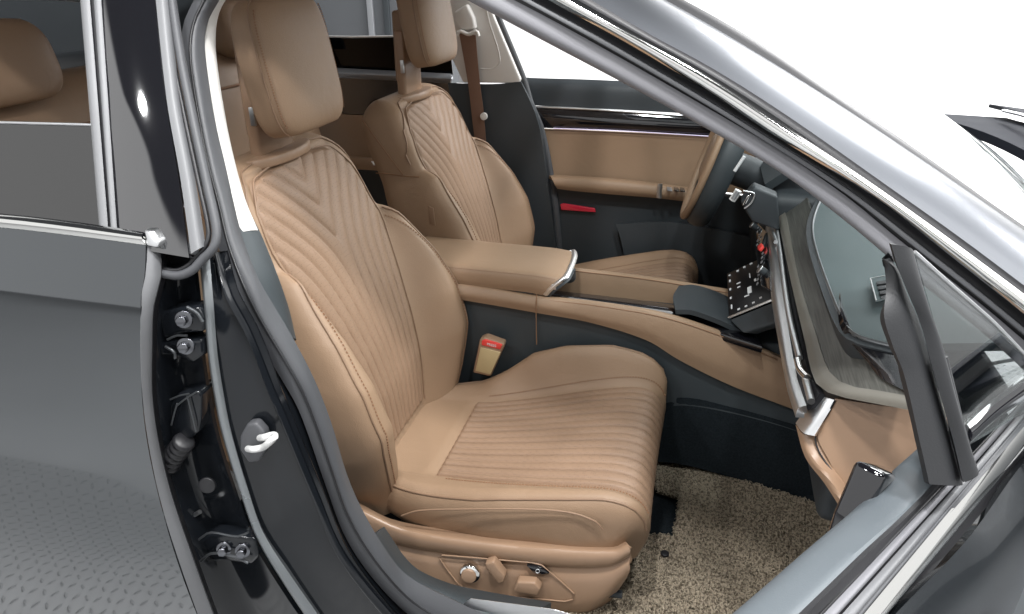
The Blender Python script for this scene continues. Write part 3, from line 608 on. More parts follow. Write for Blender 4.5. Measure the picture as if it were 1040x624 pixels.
# ------------------------------------------------------------------ centre console
cns = loft("centre_console", [Ys([(452, 285), (500, 292), (545, 299.5), (610, 306.5), (677, 318), (743, 340), (792, 361), (830, 380)], -.085),
                              Ys([(452, 287), (500, 294), (545, 301.5), (610, 309), (677, 321), (743, 343), (792, 364), (830, 384)], -.10),
                              Ys([(452, 296), (500, 303), (545, 310), (600, 321), (657, 334), (690, 350), (743, 372), (800, 395), (830, 405)], -.112),
                              Ys([(452, 302), (500, 310), (545, 318), (600, 328), (657, 346), (690, 366), (743, 392), (803, 415), (835, 428)], -.108)], leather, car, n=60, m=20, thick=.012)
cns["label"] = "tan leather centre console with lidded armrest"
loft("console_side", [Ys([(452, 300), (500, 308), (545, 316), (600, 326), (657, 344), (690, 364), (743, 390), (803, 413), (835, 428)], -.092),
                      Ys([(440, 330), (500, 345), (545, 352), (600, 362), (657, 376), (690, 392), (743, 412), (803, 432), (838, 446)], -.10),
                      Ys([(440, 420), (500, 425), (545, 425), (600, 425), (657, 420), (690, 412), (743, 420), (803, 436), (838, 450)], -.105)], teal, cns, n=60, m=14, thick=.012)
tube("console_seam", Ys([(545, 299), (544.5, 318), (545, 350)], -.1145), .0012, thread, cns, n=12)
loft("tunnel_carpet", [Ys([(600, 420), (690, 404), (743, 414), (803, 431), (850, 446)], -.103), Ys([(600, 470), (680, 470), (743, 485), (803, 502), (860, 520)], -.12)], carpet, cns, n=30, m=8, thick=.01)
tube("console_stitching", Ys([(470, 294.5), (545, 304), (610, 311.5), (677, 323.5), (743, 345.5), (790, 366)], -.1035), .0011, thread, cns, n=40)
loft("console_inner_wall", [Ys([(560, 270), (590, 272.5), (660, 281), (742, 294)], .115), Ys([(560, 272), (590, 275), (660, 284), (742, 297)], .098), Ys([(545, 297), (575, 301), (660, 310), (745, 322)], .09)], leather, cns, n=30, m=10, thick=.02)
tube("inner_wall_seam", Ys([(585, 275.5), (660, 284.5), (742, 298)], .097), .0013, thread, cns, n=20)
slab("console_floor", Zs([(540, 292), (640, 303), (760, 320), (775, 352), (680, 322), (545, 303)], .60), (0, 0, -.02), gloss, cns, bevel=.004)
loft("charging_tray", [[V((-.02, .075, .632)), V((-.03, 0, .634)), V((-.02, -.078, .636))], [V((.02, .08, .637)), V((.015, 0, .64)), V((.02, -.08, .64))], [V((.10, .08, .615)), V((.11, 0, .62)), V((.12, -.08, .608))], [V((.17, .08, .57)), V((.18, 0, .575)), V((.19, -.08, .565))]], dark, cns, n=16, m=14, thick=.012, toward=V((-.5, 0, 3)))
box("console_core", (-.10, 0, .40), (.80, .17, .36), dark, cns, bevel=.01)
# armrest lid with chrome front edge
def lr(y, z, xs): return [V((x, y, z + (.0 if i < 3 else -.004))) for i, x in enumerate(xs)]
lid = loft("armrest_lid", [lr(-.096, .648, (-.70, -.5, -.37, -.335)), lr(-.101, .668, (-.70, -.5, -.365, -.322)), lr(-.098, .690, (-.70, -.5, -.355, -.300)), lr(-.086, .699, (-.70, -.5, -.35, -.290)),
                           lr(-.03, .703, (-.70, -.5, -.35, -.288)), lr(.04, .703, (-.70, -.5, -.35, -.292)), lr(.086, .699, (-.70, -.5, -.35, -.302)), lr(.098, .690, (-.70, -.5, -.355, -.31)), lr(.096, .648, (-.70, -.5, -.37, -.335))], leather, cns, n=30, m=60, thick=.012, toward=V((-.45, -2, 3)))
dashes("lid_stitching", [V((-.66, -.0965, .6935)), V((-.5, -.0965, .6935)), V((-.36, -.0965, .6935)), V((-.305, -.0965, .690))], 90, .0007, thread, lid)
ce = [V((-.336, -.096, .648)), V((-.322, -.101, .668)), V((-.299, -.097, .690)), V((-.289, -.086, .697)), V((-.287, -.03, .700)), V((-.291, .04, .700)), V((-.301, .086, .697)), V((-.31, .097, .690)), V((-.335, .096, .648))]
rib("lid_chrome_edge", ce, [p + V((.014, 0, -.002)) for p in ce], chromew, lid, n=50, bulge=.004, m=7, thick=.012)
loft("lid_front", [[p + V((.008, 0, -.004)) for p in ce[:5]], [V((p.x+.006, p.y*.2, .66)) for p in ce[:5]]], dark, lid, n=20, m=5, thick=.01)
box("lid_button", (-.308, -.1, .672), (.012, .006, .014), satin, lid, bevel=.002)
# seat belt buckle beside the passenger seat
bk = slab("belt_buckle", Ys([(480, 379), (487, 345), (493, 343), (512, 350), (511, 354), (498, 383)], -.155), (0, .028, 0), tanplast, car, bevel=.005)
slab("buckle_face", Ys([(482.5, 377), (488, 353), (508.5, 358), (498, 381)], -.1565), (0, .006, 0), ivory, bk, bevel=.002)
slab("release_button", Ys([(489, 346.5), (493, 345), (510, 350.5), (508, 355.5), (489, 351)], -.158), (0, .010, 0), redb, bk, bevel=.002)
def lettering(name, body, origin, right, up, size, mat, parent):
    cu_ = bpy.data.curves.new(name, 'FONT'); cu_.body = body; cu_.size = size; cu_.align_x = 'CENTER'; cu_.align_y = 'CENTER'; cu_.extrude = .0002
    t_ = bpy.data.objects.new(name, cu_); col.objects.link(t_); bpy.context.view_layer.update()
    me = bpy.data.meshes.new_from_object(t_.evaluated_get(bpy.context.evaluated_depsgraph_get())); bpy.data.objects.remove(t_)
    r_ = V(right).normalized(); u_ = (V(up) - r_*V(up).dot(r_)).normalized()
    mt = Matrix((r_, u_, r_.cross(u_))).transposed().to_4x4(); mt.translation = V(origin); me.transform(mt)
    o = bpy.data.objects.new(name, me); col.objects.link(o); me.materials.clear(); me.materials.append(mat); o.parent = parent; return o
p0_, p1_ = Y((489, 348.5), -.1592), Y((509.5, 353), -.1592)
lettering("press_lettering", "PRESS", (p0_+p1_)/2, p1_-p0_, (0, 0, 1), .0095, icon, bk)
# ------------------------------------------------------------------ seats
O = V((-.60, 0, .42)); rec = math.radians(21.8)
bu = V((-math.sin(rec), 0, math.cos(rec))); bn = V((math.cos(rec), 0, math.sin(rec)))
I = lambda t, a: float(np.interp(t, [k[0] for k in a], [k[1] for k in a]))
def sm(tab):
    xs = np.linspace(tab[0][0], tab[-1][0], 200); ysv = np.interp(xs, [k[0] for k in tab], [k[1] for k in tab])
    ker = np.hanning(17); ker /= ker.sum(); pad = np.pad(ysv, 8, mode='reflect', reflect_type='odd'); ysm = np.convolve(pad, ker, 'valid')
    return lambda t: float(np.interp(t, xs, ysm))
fbase = sm([(-.12, -.02), (-.06, -.012), (0, .004), (.05, .02), (.1, .034), (.2, .048), (.3, .053), (.45, .052), (.55, .047), (.62, .036), (.70, .02)])
fwi = sm([(-.12, .105), (-.05, .108), (0, .115), (.1, .132), (.25, .158), (.35, .182), (.43, .202), (.5, .203), (.55, .194), (.6, .178), (.64, .165), (.7, .15)])
fwo = sm([(-.12, .20), (-.05, .226), (0, .252), (.07, .279), (.14, .290), (.22, .289), (.3, .277), (.38, .258), (.43, .241), (.452, .226), (.49, .222), (.55, .222), (.62, .203), (.67, .175), (.70, .15)])
def fb(t): return I(t, [(-.12, .03), (-.05, .05), (0, .066), (.1, .086), (.2, .083), (.3, .066), (.38, .044), (.43, .032), (.448, .018), (.458, .003), (.47, .0), (.70, 0)])
TT = .672
def bfront(u, t):
    wi, wo = fwi(t), fwo(t); a = abs(u)
    z = fbase(t)
    if a > wi: z += fb(t) * sstep((a-wi) / (.62*(wo-wi))) + .004*sstep((a-wi)/.012)
    R = .042
    if a > wo-R: q = min((a-(wo-R))/R, 1); z -= R*.85*(1-math.sqrt(max(0, 1-q*q)))
    return z
def bring(t, sink=.0):
    r = .06; rho = 1.0
    if t > TT-r: q = min((t-(TT-r))/r, 1); rho = math.sqrt(max(0, 1-q*q*.97))
    wo = fwo(t); mid = -.035; pts = []
    N = 72; ws = wo - (1-rho)*.02
    for i in range(N+1):
        u = -wo + 2*wo*i/N; o_ = bfront(u, t)
        o_ -= .008*sstep((fwi(t)-abs(u))/.014)*sstep((.640-t)/.012)*sstep((t+.03)/.012)
        pts.append((u*ws/wo, mid+(o_-mid)*rho))
    eo = pts[-1][1]; back = -.105
    side = [(ws*1.0, eo*.75+.25*-.05), (ws*.995, -.03), (ws*.985, -.062), (ws*.94, -.088), (ws*.82, -.102), (ws*.45, -.107), (0, back-.003)]
    for u, o_ in side: pts.append((u, mid+(o_-mid)*rho))
    for u, o_ in side[-2::-1]: pts.append((-u, mid+(o_-mid)*rho))
    return [O + V((0, u, 0)) + bu*t + bn*o_ for u, o_ in pts]
def B3(u, t, d=0):
    rho = 1.0; r = .06
    if t > TT-r: q = min((t-(TT-r))/r, 1); rho = math.sqrt(max(0, 1-q*q*.97))
    wo = fwo(t); o_ = -.035 + (bfront(u, t)+.035)*rho
    return O + V((0, u*(wo-(1-rho)*.02)/wo, 0)) + bu*t + bn*(o_+d)
def ttop(a): return .634 - .018*a*a - .05*max(0, (abs(a)-.82)/.18)**2
def edge_path(d, t_low):
    sd = list(np.linspace(t_low, ttop(1)+d*.5, 24)); L_ = [(-(fwi(t)+d), t) for t in sd[:-1]]
    T_ = [(a*(fwi(ttop(a)+d)+d), ttop(a)+d*(.5+.5*min(1, (1-abs(a))/.2))) for a in np.linspace(-1, 1, 61)]
    return [B3(u, t, .0015) for u, t in L_ + T_ + [(-u, t) for u, t in L_[::-1]]]
def quilt_back():
    NU, NV = 190, 260; G = []
    for j in range(NV):
        b = j/(NV-1); row = []
        for i in range(NU):
            a = -1+2*i/(NU-1)
            t1 = ttop(a)
            t = -.02 + b*(t1+.02); wi = fwi(t); u = a*wi
            Wt = I(t, [(-.05, .110), (0, .115), (.1, .132), (.2, .152), (.3, .178), (.4, .208), (.5, .236), (.6, .256), (.7, .27)])
            kx = (t-.421)/.035; g = math.sqrt(u*u+.007**2)*.115/Wt - .33*.035*(math.log1p(math.exp(kx)) if kx < 30 else kx)
            h = abs(math.sin(math.pi*(g/.0205+.5)))**.5
            ed = min((1-abs(a))*wi, (1-b)*.65, b*.65+.0)
            ek = sstep(ed/.010)
            row.append(B3(u*.998, t, -.008 + ek*(.0035 + .0072*h)))
        G.append(row)
    return G
PC = [(-.62, .392), (-.53, .394), (-.44, .403), (-.36, .418), (-.28, .436), (-.2, .456), (-.13, .472), (-.085, .477), (-.052, .470), (-.030, .448), (-.020, .418), (-.022, .380), (-.036, .338)]
pcv = cr([V((x, 0, z)) for x, z in PC], 121)
def pnorm(i):
    a, b = pcv[max(i-1, 0)], pcv[min(i+1, 120)]; t = (b-a).normalized(); return V((-t.z, 0, t.x))
def cwo(i): x = pcv[i].x; f = i/120; return I(x, [(-.62, .19), (-.5, .225), (-.35, .25), (-.15, .258), (-.06, .254), (-.02, .248)]) - .022*sstep((f-.80)/.2)
def cwi(i): x = pcv[i].x; return I(x, [(-.62, .14), (-.44, .150), (-.2, .182), (-.05, .196), (-.02, .198)])
def cbump(i, s):
    x = pcv[i].x; f = i/120
    if s > 0: k = I(x, [(-.62, .01), (-.47, .018), (-.40, .045), (-.33, .082), (-.25, .092), (-.14, .08), (-.08, .06), (-.04, .035), (-.02, .012)])
    else: k = I(x, [(-.62, .01), (-.45, .014), (-.3, .022), (-.1, .022), (-.03, .014)])
    return k*(1 - sstep((f-.78)/.14))
def ctop(u, i, s0=1):
    a = abs(u); wi, wo = cwi(i), cwo(i); s = 1 if u*s0 > 0 else -1; z = 0
    if a > wi: z += cbump(i, s)*sstep((a-wi)/(.70*(wo-wi))) + .004*sstep((a-wi)/.010)
    z -= .004*(1-(a/wo)**2)
    R = .036
    if a > wo-R: q = min((a-(wo-R))/R, 1); z -= R*.9*(1-math.sqrt(max(0, 1-q*q)))
    return z
def C3(u, i, d=0, s0=1): return pcv[i] + V((0, u, 0)) + pnorm(i)*(ctop(u, i, s0)+d)
def cring(i, s0):
    wo = cwo(i); n_ = pnorm(i); N = 64; pts = []
    for k in range(N+1):
        u = -wo+2*wo*k/N; z = ctop(u, i, s0)
        z -= .008*sstep((cwi(i)-abs(u))/.014)*sstep((i-22)/3)
        pts.append(pcv[i] + V((0, u, 0)) + n_*z)
    thick = I(i, [(0, .05), (20, .085), (60, .088), (85, .105), (104, .09), (120, .045)])
    zl = ctop(-wo, i, s0); zr = ctop(wo, i, s0)
    bt_ = pcv[min(i, 62)] - pnorm(min(i, 62))*I(min(i, 62), [(0, .05), (20, .085), (62, .088)])
    if i > 62: bt_ = bt_.lerp(V((-.062, 0, .352)), sstep((i-62)/58)**.6)
    def inn(u, z, f): return (pcv[i] + n_*z).lerp(bt_, f) + V((0, u, 0))
    pts += [inn(wo, zr, .22), inn(wo*.995, zr, .70), inn(wo*.97, zr, .97), inn(0, 0, 1), inn(-wo*.97, zl, .97), inn(-wo*.995, zl, .70), inn(-wo, zl, .22)]
    return pts
def quilt_cushion(s0):
    NU, i0, i1 = 190, 24, 119; NV = 150; G = []
    for j in range(NV):
        b = j/(NV-1); fi = i0+(i1-i0)*b; i = int(fi); f = fi-i; row = []
        for k in range(NU):
            a = -1+2*k/(NU-1); h = abs(math.sin(math.pi*a*7))**.45
            d = -.008
            ed = min((1-abs(a))*.17, b*.45); ek = sstep(ed/.010)
            d += ek*(.0035+.0080*h)
            p = C3(a*cwi(i)*.998, i, d, s0)
            if f > 1e-6 and i < 120: p = p.lerp(C3(a*cwi(i+1)*.998, i+1, d, s0), f)
            row.append(p)
        G.append(row)
    return G
def sheet(name, G, mat, parent):
    N = len(G[0]); vs = [p for r in G for p in r]
    fs = [(i*N+j, i*N+j+1, (i+1)*N+j+1, (i+1)*N+j) for i in range(len(G)-1) for j in range(N-1)]
    return make(name, vs, fs, mat, parent, 75)
def headrest_mesh():
    c = V((-.780, 0, 1.198)); n_ = bn.lerp(V((1, 0, 0)), .55).normalized(); u_ = V((-n_.z, 0, n_.x)); G = []
    NA, NB = 40, 64; vs, fs = [], []
    R_ = []
    for i in range(NA):   # stacked along height
        f = i/(NA-1); v = -1+2*f; k = (1-abs(v)**4.2)**(1/4.2) if abs(v) < 1 else 0
        k = max(k, .02); ring = []
        hw = (.122 - .010*max(v, 0)**2)*(k**.75); ht = .043*(k**.9)
        for j in range(NB):
            q = 2*math.pi*j/NB; ce_, se_ = math.cos(q), math.sin(q); pw = 2/4.0
            x = math.copysign(abs(ce_)**pw, ce_)*ht; y = math.copysign(abs(se_)**pw, se_)*hw
            if x > 0: x += .012*(1-(y/.125)**2)*k
            ring.append(c + u_*(v*.126) + n_*(x - .010*(1-v*v)*0) + V((0, y, 0)))
        R_.append(ring)
    return R_, c, n_, u_
def build_seat(yc, s0, label, controls):
    """s0: +1 when the car's centre line lies on the seat's +Y side."""
    ts = list(np.linspace(-.11, .40, 42)) + list(np.linspace(.41, .47, 16)) + list(np.linspace(.48, .612, 16)) + list(np.linspace(.618, TT, 14))
    seat = rings("front_seat", [bring(t) for t in ts], leather, car, 55); seat.location = (0, yc, 0); seat["label"] = label
    sheet("backrest_insert", quilt_back(), quilt, seat)
    for sg in (-1, 1):
        tube("bolster_piping", [B3(sg*(fwo(t)-.020), t, .001) for t in np.linspace(-.06, .447, 40)], .0028, leather_dk, seat)
        dashes("bolster_stitching", [B3(sg*(fwo(t)-.034), t, .0008) for t in np.linspace(-.04, .43, 30)], 70, .0012, thread, seat)
    tube("shoulder_piping", edge_path(.022, .485), .0022, leather_dk, seat)
    tube("insert_piping", edge_path(.002, -.015), .0020, leather_dk, seat)
    # lower waist roll of the backrest, side seams on the shell
    for sg in (-1, 1):
        wv = lambda t: fwo(t)*1.003
        tube("side_seam", [O + V((0, sg*wv(t), 0)) + bu*t + bn*o_ for t, o_ in [(.447, .035), (.462, -.01), (.485, -.06), (.495, -.088)]], .0016, thread, seat, n=10)
        tube("side_seam", [O + V((0, sg*wv(t)*.998, 0)) + bu*t + bn*o_ for t, o_ in [(.635, -.075), (.60, -.058), (.53, -.032), (.466, -.012)]], .0016, thread, seat, n=14)
        slab("airbag_tag", [O + V((0, sg*(wv(t)-.001), 0)) + bu*t + bn*o_ for t, o_ in [(.36, .052), (.37, .040), (.325, .028), (.315, .042)]], (0, sg*.003, 0), leather_dk, seat, bevel=.001)
    box("seat_base", (-.29, 0, .305), (.40, .42, .13), tanplast, seat, bevel=.02)
    # headrest and post
    R_, c, n_, u_ = headrest_mesh()
    hr = rings("headrest", R_, leather, seat, 60)
    for sg in (-1, 1):
        pth = [c + u_*(v*.126) + n_*(.017) + V((0, sg*(.1225*((1-abs(v)**4.2)**(1/4.2))**.75+.0005), 0)) for v in np.linspace(-.94, .94, 30)]
        tube("headrest_seam", pth, .0016, leather_dk, hr)
        dashes("headrest_stitching", [p + n_*.012 for p in pth[2:-2]], 44, .0012, thread, hr)
    rot = Matrix((bn, V((0, 1, 0)), bu)).transposed()
    po = box("headrest_post", (-.842, 0, 1.105), (.028, .125, .20), tanplast, seat, bevel=.008)
    box("post_sleeve", (-.846, 0, 1.16), (.034, .110, .19), leather_dk, po, bevel=.009)
    box("post_latch", (-.835, -.0635, 1.11), (.010, .006, .035), satin, po, bevel=.001)
    disc("post_bezel", (-.835, 0, 1.014), (-.10, 0, 1), .108, .020, tanplast, seat, seg=40, bevel=.009, sy=.46, ax=(0, 1, 0)) 
    # cushion
    cu = rings("seat_cushion", [cring(i, s0) for i in range(0, 121, 2)], leather, seat, 55)
    sheet("cushion_insert", quilt_cushion(s0), quilt, seat)
    for sg in (-1, 1):
        tube("cushion_piping", [C3(sg*(cwo(i)-.010), i, .001, s0) for i in range(6, 108, 3)], .0028, leather_dk, seat)
        dashes("cushion_stitching", [C3(sg*(cwi(i)+.012), i, .0012, s0) for i in range(30, 104, 3)], 72, .0012, thread, seat)
    if not controls:
        hr.location = (0, 0, .034); cu.location = (.05, 0, .03);
        for c_ in seat.children:
            if c_.name.startswith("cushion"): c_.location = (.05, 0, .03)
    if controls:
        of = V((0, -yc, 0)); sh = lambda ps, y: [p+of for p in Ys(ps, y)]
        # side panel of the cushion: raised pad with its own piping
        tube("side_pad_piping", sh([(408, 524), (425, 519), (470, 517.5), (540, 517.5), (580, 521), (605, 530), (612, 538)], -.634), .0018, leather_dk, seat, n=40)
        tr = loft("side_trim", [sh([(360, 508), (400, 528), (480, 541), (560, 549), (622, 553), (634, 549)], -.600), sh([(364, 517), (410, 537), (480, 549), (560, 557), (624, 559), (638, 553)], -.637),
                                sh([(368, 527), (420, 546), (480, 556), (560, 565), (622, 566), (640, 558)], -.645), sh([(378, 545), (425, 556), (480, 563.5), (560, 573.5), (620, 573), (640, 563)], -.643),
                                sh([(379, 547), (426, 558.5), (480, 566), (560, 576), (618, 576), (640, 566)], -.634), sh([(384, 560), (428, 571), (480, 580), (560, 590), (612, 590), (639, 573)], -.640),
                                sh([(400, 585), (430, 596), (480, 605), (560, 612), (604, 607), (640, 578)], -.640), sh([(410, 598), (440, 610), (490, 617), (560, 620), (600, 617), (636, 588)], -.632), sh([(420, 610), (450, 630), (500, 640), (560, 640), (590, 630), (620, 610)], -.60)], tanplast, seat, n=60, m=70, thick=.008)
        tr["label"] = "tan plastic seat side trim with power seat switches"
        tube("switch_panel_outline", sh([(446, 567), (449, 564), (480, 566.5), (540, 571.5), (550, 574), (557, 580), (570, 591), (583, 603), (582, 609), (574, 611), (520, 606), (478, 600), (466, 594), (455, 580)], -.6425), .0016, tanplast, seat, n=0, closed=True)
        kc = Y((477.5, 582), -.646)+of
        disc("lumbar_knob", kc + V((0, .004, 0)), (.1, -1, .12), .0205, .010, chrome, seat, seg=36, bevel=.004)
        disc("knob_face", kc + V((-.001, -.005, -.001)), (.1, -1, .12), .0155, .006, tanplast, seat, seg=30, bevel=.002)
        slab("recline_switch", sh([(492, 573), (501, 571), (513, 586), (512, 592), (506, 594.5), (493, 578)], -.662), (0, .02, 0), tanplast, seat, bevel=.004)
        slab("slide_switch", sh([(521.5, 599), (525, 591.5), (543, 592.5), (549, 599), (546, 606), (522, 602)], -.662), (0, .02, 0), tanplast, seat, bevel=.004)
        ms_ = slab("memory_switch", sh([(534.5, 574.5), (550, 576.5), (558, 583), (548, 584.5), (541, 582)], -.648), (0, .010, 0), gloss, seat, bevel=.0015)
        tube("switch_icon", [Y((546 + 1.9*math.cos(q), 580.3+1.9*math.sin(q)), -.6487)+of for q in np.linspace(0, 6.283*11/12, 12)], .0006, icon, seat, closed=True, seg=6)
        tube("seat_rail", sh([(470, 622), (560, 622), (622, 602), (632, 604)], -.61), .008, dark, seat, n=16)
    return seat
build_seat(-.37, 1, "tan quilted passenger seat nearest the open door", True)
build_seat(.37, -1, "tan quilted driver seat beyond the console", False)
# ------------------------------------------------------------------ far side: driver's door, pillar, rear door
dd = loft("driver_door", [Ys([(520, 77), (535, 79), (600, 81), (720, 87), (830, 95)], .80), Ys([(520, 83), (537, 86), (600, 88), (720, 94), (830, 102)], .775), Ys([(530, 104), (541, 107), (600, 110), (720, 117), (830, 125)], .765)], dark, car, n=30, m=10, thick=.02)
dd["label"] = "closed driver door with tan panel and gloss black trim"
rib("door_chrome_line", Ys([(543, 107.5), (600, 110), (660, 114), (720, 118)], .757), Ys([(543, 110), (600, 112.5), (660, 116.5), (720, 120)], .757), satin, dd, n=20, bulge=.003, m=5, thick=.006)
rib("gloss_trim", Ys([(541, 108), (600, 112), (720, 119), (830, 126)], .762), Ys([(547, 130), (600, 132), (720, 138), (830, 146)], .758), gloss, dd, n=30, bulge=.010, m=9, thick=.01)
tube("ambient_light_strip", Ys([(562, 130.5), (620, 132.5), (720, 138.5)], .752), .0014, led, dd, n=20)
loft("door_panel", [Ys([(547, 131), (600, 133), (720, 139), (830, 147)], .768), Ys([(552, 150), (600, 153), (720, 160), (830, 168)], .768), Ys([(557, 181), (600, 184), (720, 194), (830, 205)], .760)], tanshade, dd, n=24, m=8, thick=.01)
loft("door_armrest", [Ys([(557, 178), (575, 178), (620, 181), (668, 186), (720, 193)], .735), Ys([(560, 180.5), (576, 181), (620, 184), (668, 189), (720, 196)], .70), Ys([(563, 187), (580, 189), (620, 192), (668, 197), (720, 204)], .69), Ys([(566, 192), (582, 194), (620, 197.5), (668, 201.5), (720, 208)], .70)], leather, dd, n=30, m=12, thick=.01)
rib("armrest_band", Ys([(668, 187), (667, 194), (667, 201)], .686), Ys([(673, 187), (672, 194), (672, 202)], .686), satin, dd, n=8, bulge=.002, m=5, thick=.006)
for k, px in enumerate((677, 684, 690)):
    slab("window_switch", Zs([(px, 189.6+k*.3), (px+5, 190.2+k*.3), (px+6, 193.6+k*.3), (px+1, 193+k*.3)], .705 + .008), (0, 0, -.004), gloss if k else silverp, dd, bevel=.001)
loft("door_lower", [Ys([(540, 182), (566, 186), (620, 190), (720, 198), (830, 208)], .735), Ys([(545, 205), (570, 207), (620, 210), (720, 226), (830, 240)], .745), Ys([(550, 250), (570, 260), (620, 262), (720, 280), (830, 300)], .735), Ys([(550, 330), (570, 340), (620, 345), (720, 360), (830, 380)], .735)], dark, dd, n=30, m=14, thick=.02)
loft("door_pocket", [Ys([(626, 228), (680, 226), (740, 236), (800, 250)], .69), Ys([(632, 250), (690, 256), (740, 268), (800, 285)], .68), Ys([(640, 300), (690, 310), (740, 320), (800, 330)], .68)], dark, dd, n=24, m=10, thick=.02)
slab("door_reflector", Ys([(569, 208), (572, 207), (604, 212), (605, 216), (570, 213.5)], .728), (0, .01, 0), red, dd, bevel=.002)
# far centre pillar with belt
cp = slab("centre_pillar_trim", Ys([(452, -30), (456, 54), (470, 84), (527, 85), (529, 81), (503, 20), (480, -40)], .715), (0, .05, 0), white, car, bevel=.006)
cp["label"] = "ivory upper pillar trim behind the driver seat"
tube("pillar_press_line", Ys([(492, 0), (497, 22), (508, 62), (500, 70), (488, 70)], .7145), .002, white, cp, n=20)
loft("lower_pillar", [Ys([(455, 84.5), (500, 85.5), (529, 83)], .715), Ys([(462, 120), (515, 120), (546, 122)], .70), Ys([(485, 160), (525, 160), (553, 165)], .70), Ys([(500, 260), (530, 260), (566, 260)], .72)], dark, cp, n=14, m=12, thick=.03)
rib("far_door_seal", Ys([(500, 12), (528, 80), (536, 104), (549, 140), (560, 200), (566, 260)], .73), Ys([(507, 12), (535, 80), (542, 104), (553, 131), (566, 200), (572, 260)], .735), rubber, cp, n=30, bulge=.005, m=7, thick=.03)
sb = rib("seat_belt", Ys([(466, 33), (471, 60), (476, 90), (480, 125), (483, 150)], .69), Ys([(483, 36), (485, 60), (488, 90), (491, 113), (494, 150)], .69), belt, car, n=24, bulge=.001, m=5, thick=.002)
sb["label"] = "brown seat belt webbing on the far pillar"
tube("belt_guide", Ys([(464, 36), (467, 32), (476, 35), (484, 32), (486, 37)], .685), .006, white, sb, n=16)
slab("guide_cover", Ys([(461, 12), (474, 4), (481, 18), (483, 30), (468, 31), (461, 22)], .69), (0, .03, 0), white, sb, bevel=.008)
disc("belt_stop", Y((492, 118), .685), (0, -1, 0), .012, .012, white, sb, bevel=.004)
# far rear door
fr_ = loft("rear_door", [Ys([(250, 64), (340, 69), (400, 72), (458, 75)], .80), Ys([(250, 69), (340, 74), (400, 77), (458, 80)], .775), Ys([(250, 74), (340, 79), (400, 82), (458, 85)], .79)], silverp, car, n=20, m=10, thick=.02)
fr_["label"] = "far rear door behind the driver seat, window half lowered"
loft("door_upper", [Ys([(250, 73), (340, 78), (400, 81), (470, 85)], .79), Ys([(250, 90), (340, 95), (400, 99), (480, 104)], .785), Ys([(250, 110), (340, 115), (400, 118), (485, 122)], .77)], gloss, fr_, n=20, m=8, thick=.02)
loft("door_panel", [Ys([(250, 111), (340, 116), (400, 119), (470, 124)], .768), Ys([(250, 135), (340, 140), (400, 144), (470, 148)], .768), Ys([(250, 160), (340, 165), (400, 169), (470, 173)], .765)], tanshade, fr_, n=20, m=8, thick=.02)
loft("door_armrest", [Ys([(320, 157), (375, 160), (395, 163), (430, 168)], .75), Ys([(320, 160), (375, 163), (396, 166), (430, 171)], .70), Ys([(320, 170), (378, 173), (398, 176), (430, 180)], .69)], leather, fr_, n=16, m=8, thick=.02)
slab("window_switch", Zs([(377, 163.5), (391, 165.5), (393, 169), (379, 167)], .735), (0, 0, -.004), whitep, fr_, bevel=.001)
loft("door_lower", [Ys([(320, 170), (380, 174), (440, 180)], .72), Ys([(320, 260), (380, 260), (440, 260)], .74)], dark, fr_, n=10, m=5, thick=.02)
shell("window_pane", [cr(Ys([(200, 30), (340, 37.5), (400, 37), (456, 36)], .80), 12), cr(Ys([(200, 62), (340, 70), (400, 73), (460, 76)], .815), 12)], glass_far, fr_, .004, 40)
tube("pane_edge", Ys([(200, 30), (340, 37.5), (400, 37), (456, 36)], .80), .0035, whitep, fr_, n=12)
# ------------------------------------------------------------------ rear bench seen through the rear window
rb = loft("rear_seat", [[V((-1.50, y, 1.14)), V((-1.47, y, 1.175)), V((-1.38, y, 1.165)), V((-1.33, y, 1.09)), V((-1.27, y, .85)), V((-1.22, y, .60)), V((-1.15, y, .53)), V((-.95, y, .52)), V((-.80, y, .52)), V((-.74, y, .48)), V((-.74, y, .36))] for y in (-.68, -.5, -.3, 0, .3, .5, .68)], tanshade, car, n=60, m=40, thick=.02, toward=V((0, 0, 2.5)))
rb.location = (-.05, 0, -.035); rb["label"] = "brown leather rear bench seat behind the front seats"
for yy in (-.44, .44):
    RR = []
    for i in range(24):
        v = -1+2*i/23; k = max((1-abs(v)**3)**(1/3) if abs(v) < 1 else 0, .02); ring = []
        for j in range(40):
            q = 2*math.pi*j/40; a, b = math.cos(q), math.sin(q)
            ring.append(V((-1.37 + math.copysign(abs(a)**.55, a)*.055*k**.8 - .02*v, yy + math.copysign(abs(b)**.55, b)*.14*k**.7, 1.225 + v*.085)))
        RR.append(ring)
    rings("headrest", RR, tanshade, rb, 60)
for z0, zz in ((1.08, 1.08),):
    tube("bench_seam", [V((-1.322, y, 1.075 - .0)) for y in np.linspace(-.66, .66, 12)], .004, thread, rb)
loft("parcel_shelf", [[V((-1.5, y, 1.12)), V((-2.1, y*.95, 1.10))] for y in (-.7, 0, .7)], dark, car, n=8, m=6, thick=.02, toward=V((0, 0, 3)))
loft("rear_pillar_trim", [[V((-1.45, -.70, 1.10)), V((-1.60, -.64, 1.25)), V((-1.7, -.58, 1.33))], [V((-1.8, -.70, 1.10)), V((-1.95, -.64, 1.18)), V((-2.0, -.58, 1.22))]], dark, car, n=10, m=6, thick=.02)
loft("rear_pillar_trim", [[V((-1.30, .72, 1.06)), V((-1.36, .66, 1.22)), V((-1.42, .60, 1.42))], [V((-3.0, .74, 1.0)), V((-3.0, .66, 1.2)), V((-3.0, .60, 1.42))]], dark, car, n=10, m=6, thick=.02)
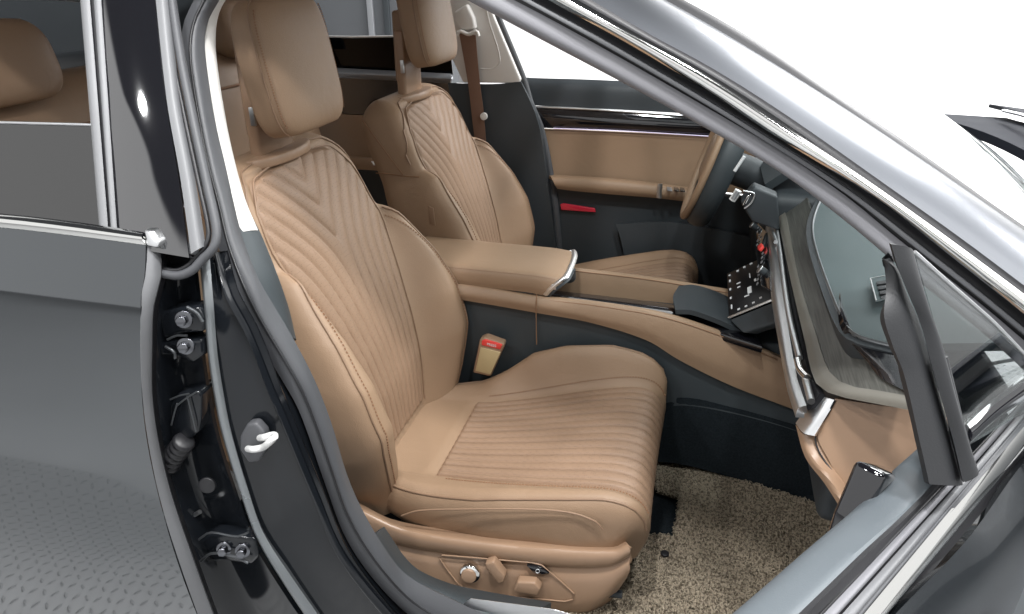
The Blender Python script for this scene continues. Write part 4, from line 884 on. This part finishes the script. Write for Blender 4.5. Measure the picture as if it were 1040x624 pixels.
# ------------------------------------------------------------------ cabin floor
cf = loft("cabin_carpet", [[V((-1.0, y, .185)), V((-.3, y, .185)), V((.30, y, .185)), V((.46, y, .26)), V((.56, y, .42)), V((.6, y, .6))] for y in (-.78, -.4, 0, .4, .78)], carpet, car, n=40, m=20, thick=.02, toward=V((0, 0, 3)))
# ------------------------------------------------------------------ coil floor mat
MZ = .205
out_px = [(662, 460), (700, 473), (750, 488), (800, 503), (848, 517), (846, 530)]
poly = [Z(p, MZ) for p in out_px] + [V((.36, -.50, MZ)), V((.30, -.74, MZ)), V((-.20, -.74, MZ)), V((-.20, -.62, MZ))] + [Z(p, MZ) for p in [(640, 580), (655, 543), (684, 546), (690, 505), (668, 498)]]
mat_ = slab("floor_mat", [p + V((0, 0, -.012)) for p in poly], (0, 0, .010), backing, None, bevel=.002)
mat_["label"] = "beige and brown coil floor mat on the dark carpet before the front seat"; mat_["category"] = "floor mat"
def inside(x, y):
    r = False; n = len(poly); j = n-1
    for i in range(n):
        a, b = poly[i], poly[j]
        if (a.y > y) != (b.y > y) and x < (b.x-a.x)*(y-a.y)/(b.y-a.y)+a.x: r = not r
        j = i
    return r
hole = Z((675, 565), MZ)
def coil_mesh(count):
    xs = [p.x for p in poly]; yv = [p.y for p in poly]; x0, x1, y0, y1 = min(xs), max(xs), min(yv), max(yv)
    vs, fs = [], []; made = 0
    rdir = V((.12, -.99, 0))
    while made < count:
        x, y = random.uniform(x0, x1), random.uniform(y0, y1)
        if not inside(x, y) or (x-hole.x)**2+(y-hole.y)**2 < .009**2: continue
        made += 1
        th = random.gauss(math.atan2(rdir.y, rdir.x), .75); ln = random.uniform(.008, .016); hh = random.uniform(.004, .011); r = .0012
        d = V((math.cos(th), math.sin(th), 0)); s = V((-d.y, d.x, 0)); bend = random.uniform(-.5, .5)*ln
        o = len(vs); K = 5
        for i in range(K):
            f = i/(K-1); c = V((x, y, MZ-.003)) + d*(ln*(f-.5)) + s*(bend*math.sin(math.pi*f)) + V((0, 0, hh*math.sin(math.pi*f)))
            tz = math.cos(math.pi*f)*hh/ln*2
            n2 = V((-d.x*tz, -d.y*tz, 1)).normalized()
            vs += [c+s*r, c+n2*r, c-s*r]
        for i in range(K-1):
            for k in range(3): fs.append((o+i*3+k, o+i*3+(k+1) % 3, o+(i+1)*3+(k+1) % 3, o+(i+1)*3+k))
    return vs, fs
v_, f_ = coil_mesh(30000)
cm = make("coil_pile", v_, f_, coil, mat_, 180, recalc=False)
disc("mat_grommet", hole + V((0, 0, .004)), (0, 0, 1), .009, .006, rubber2, mat_, bevel=.002, seg=20)
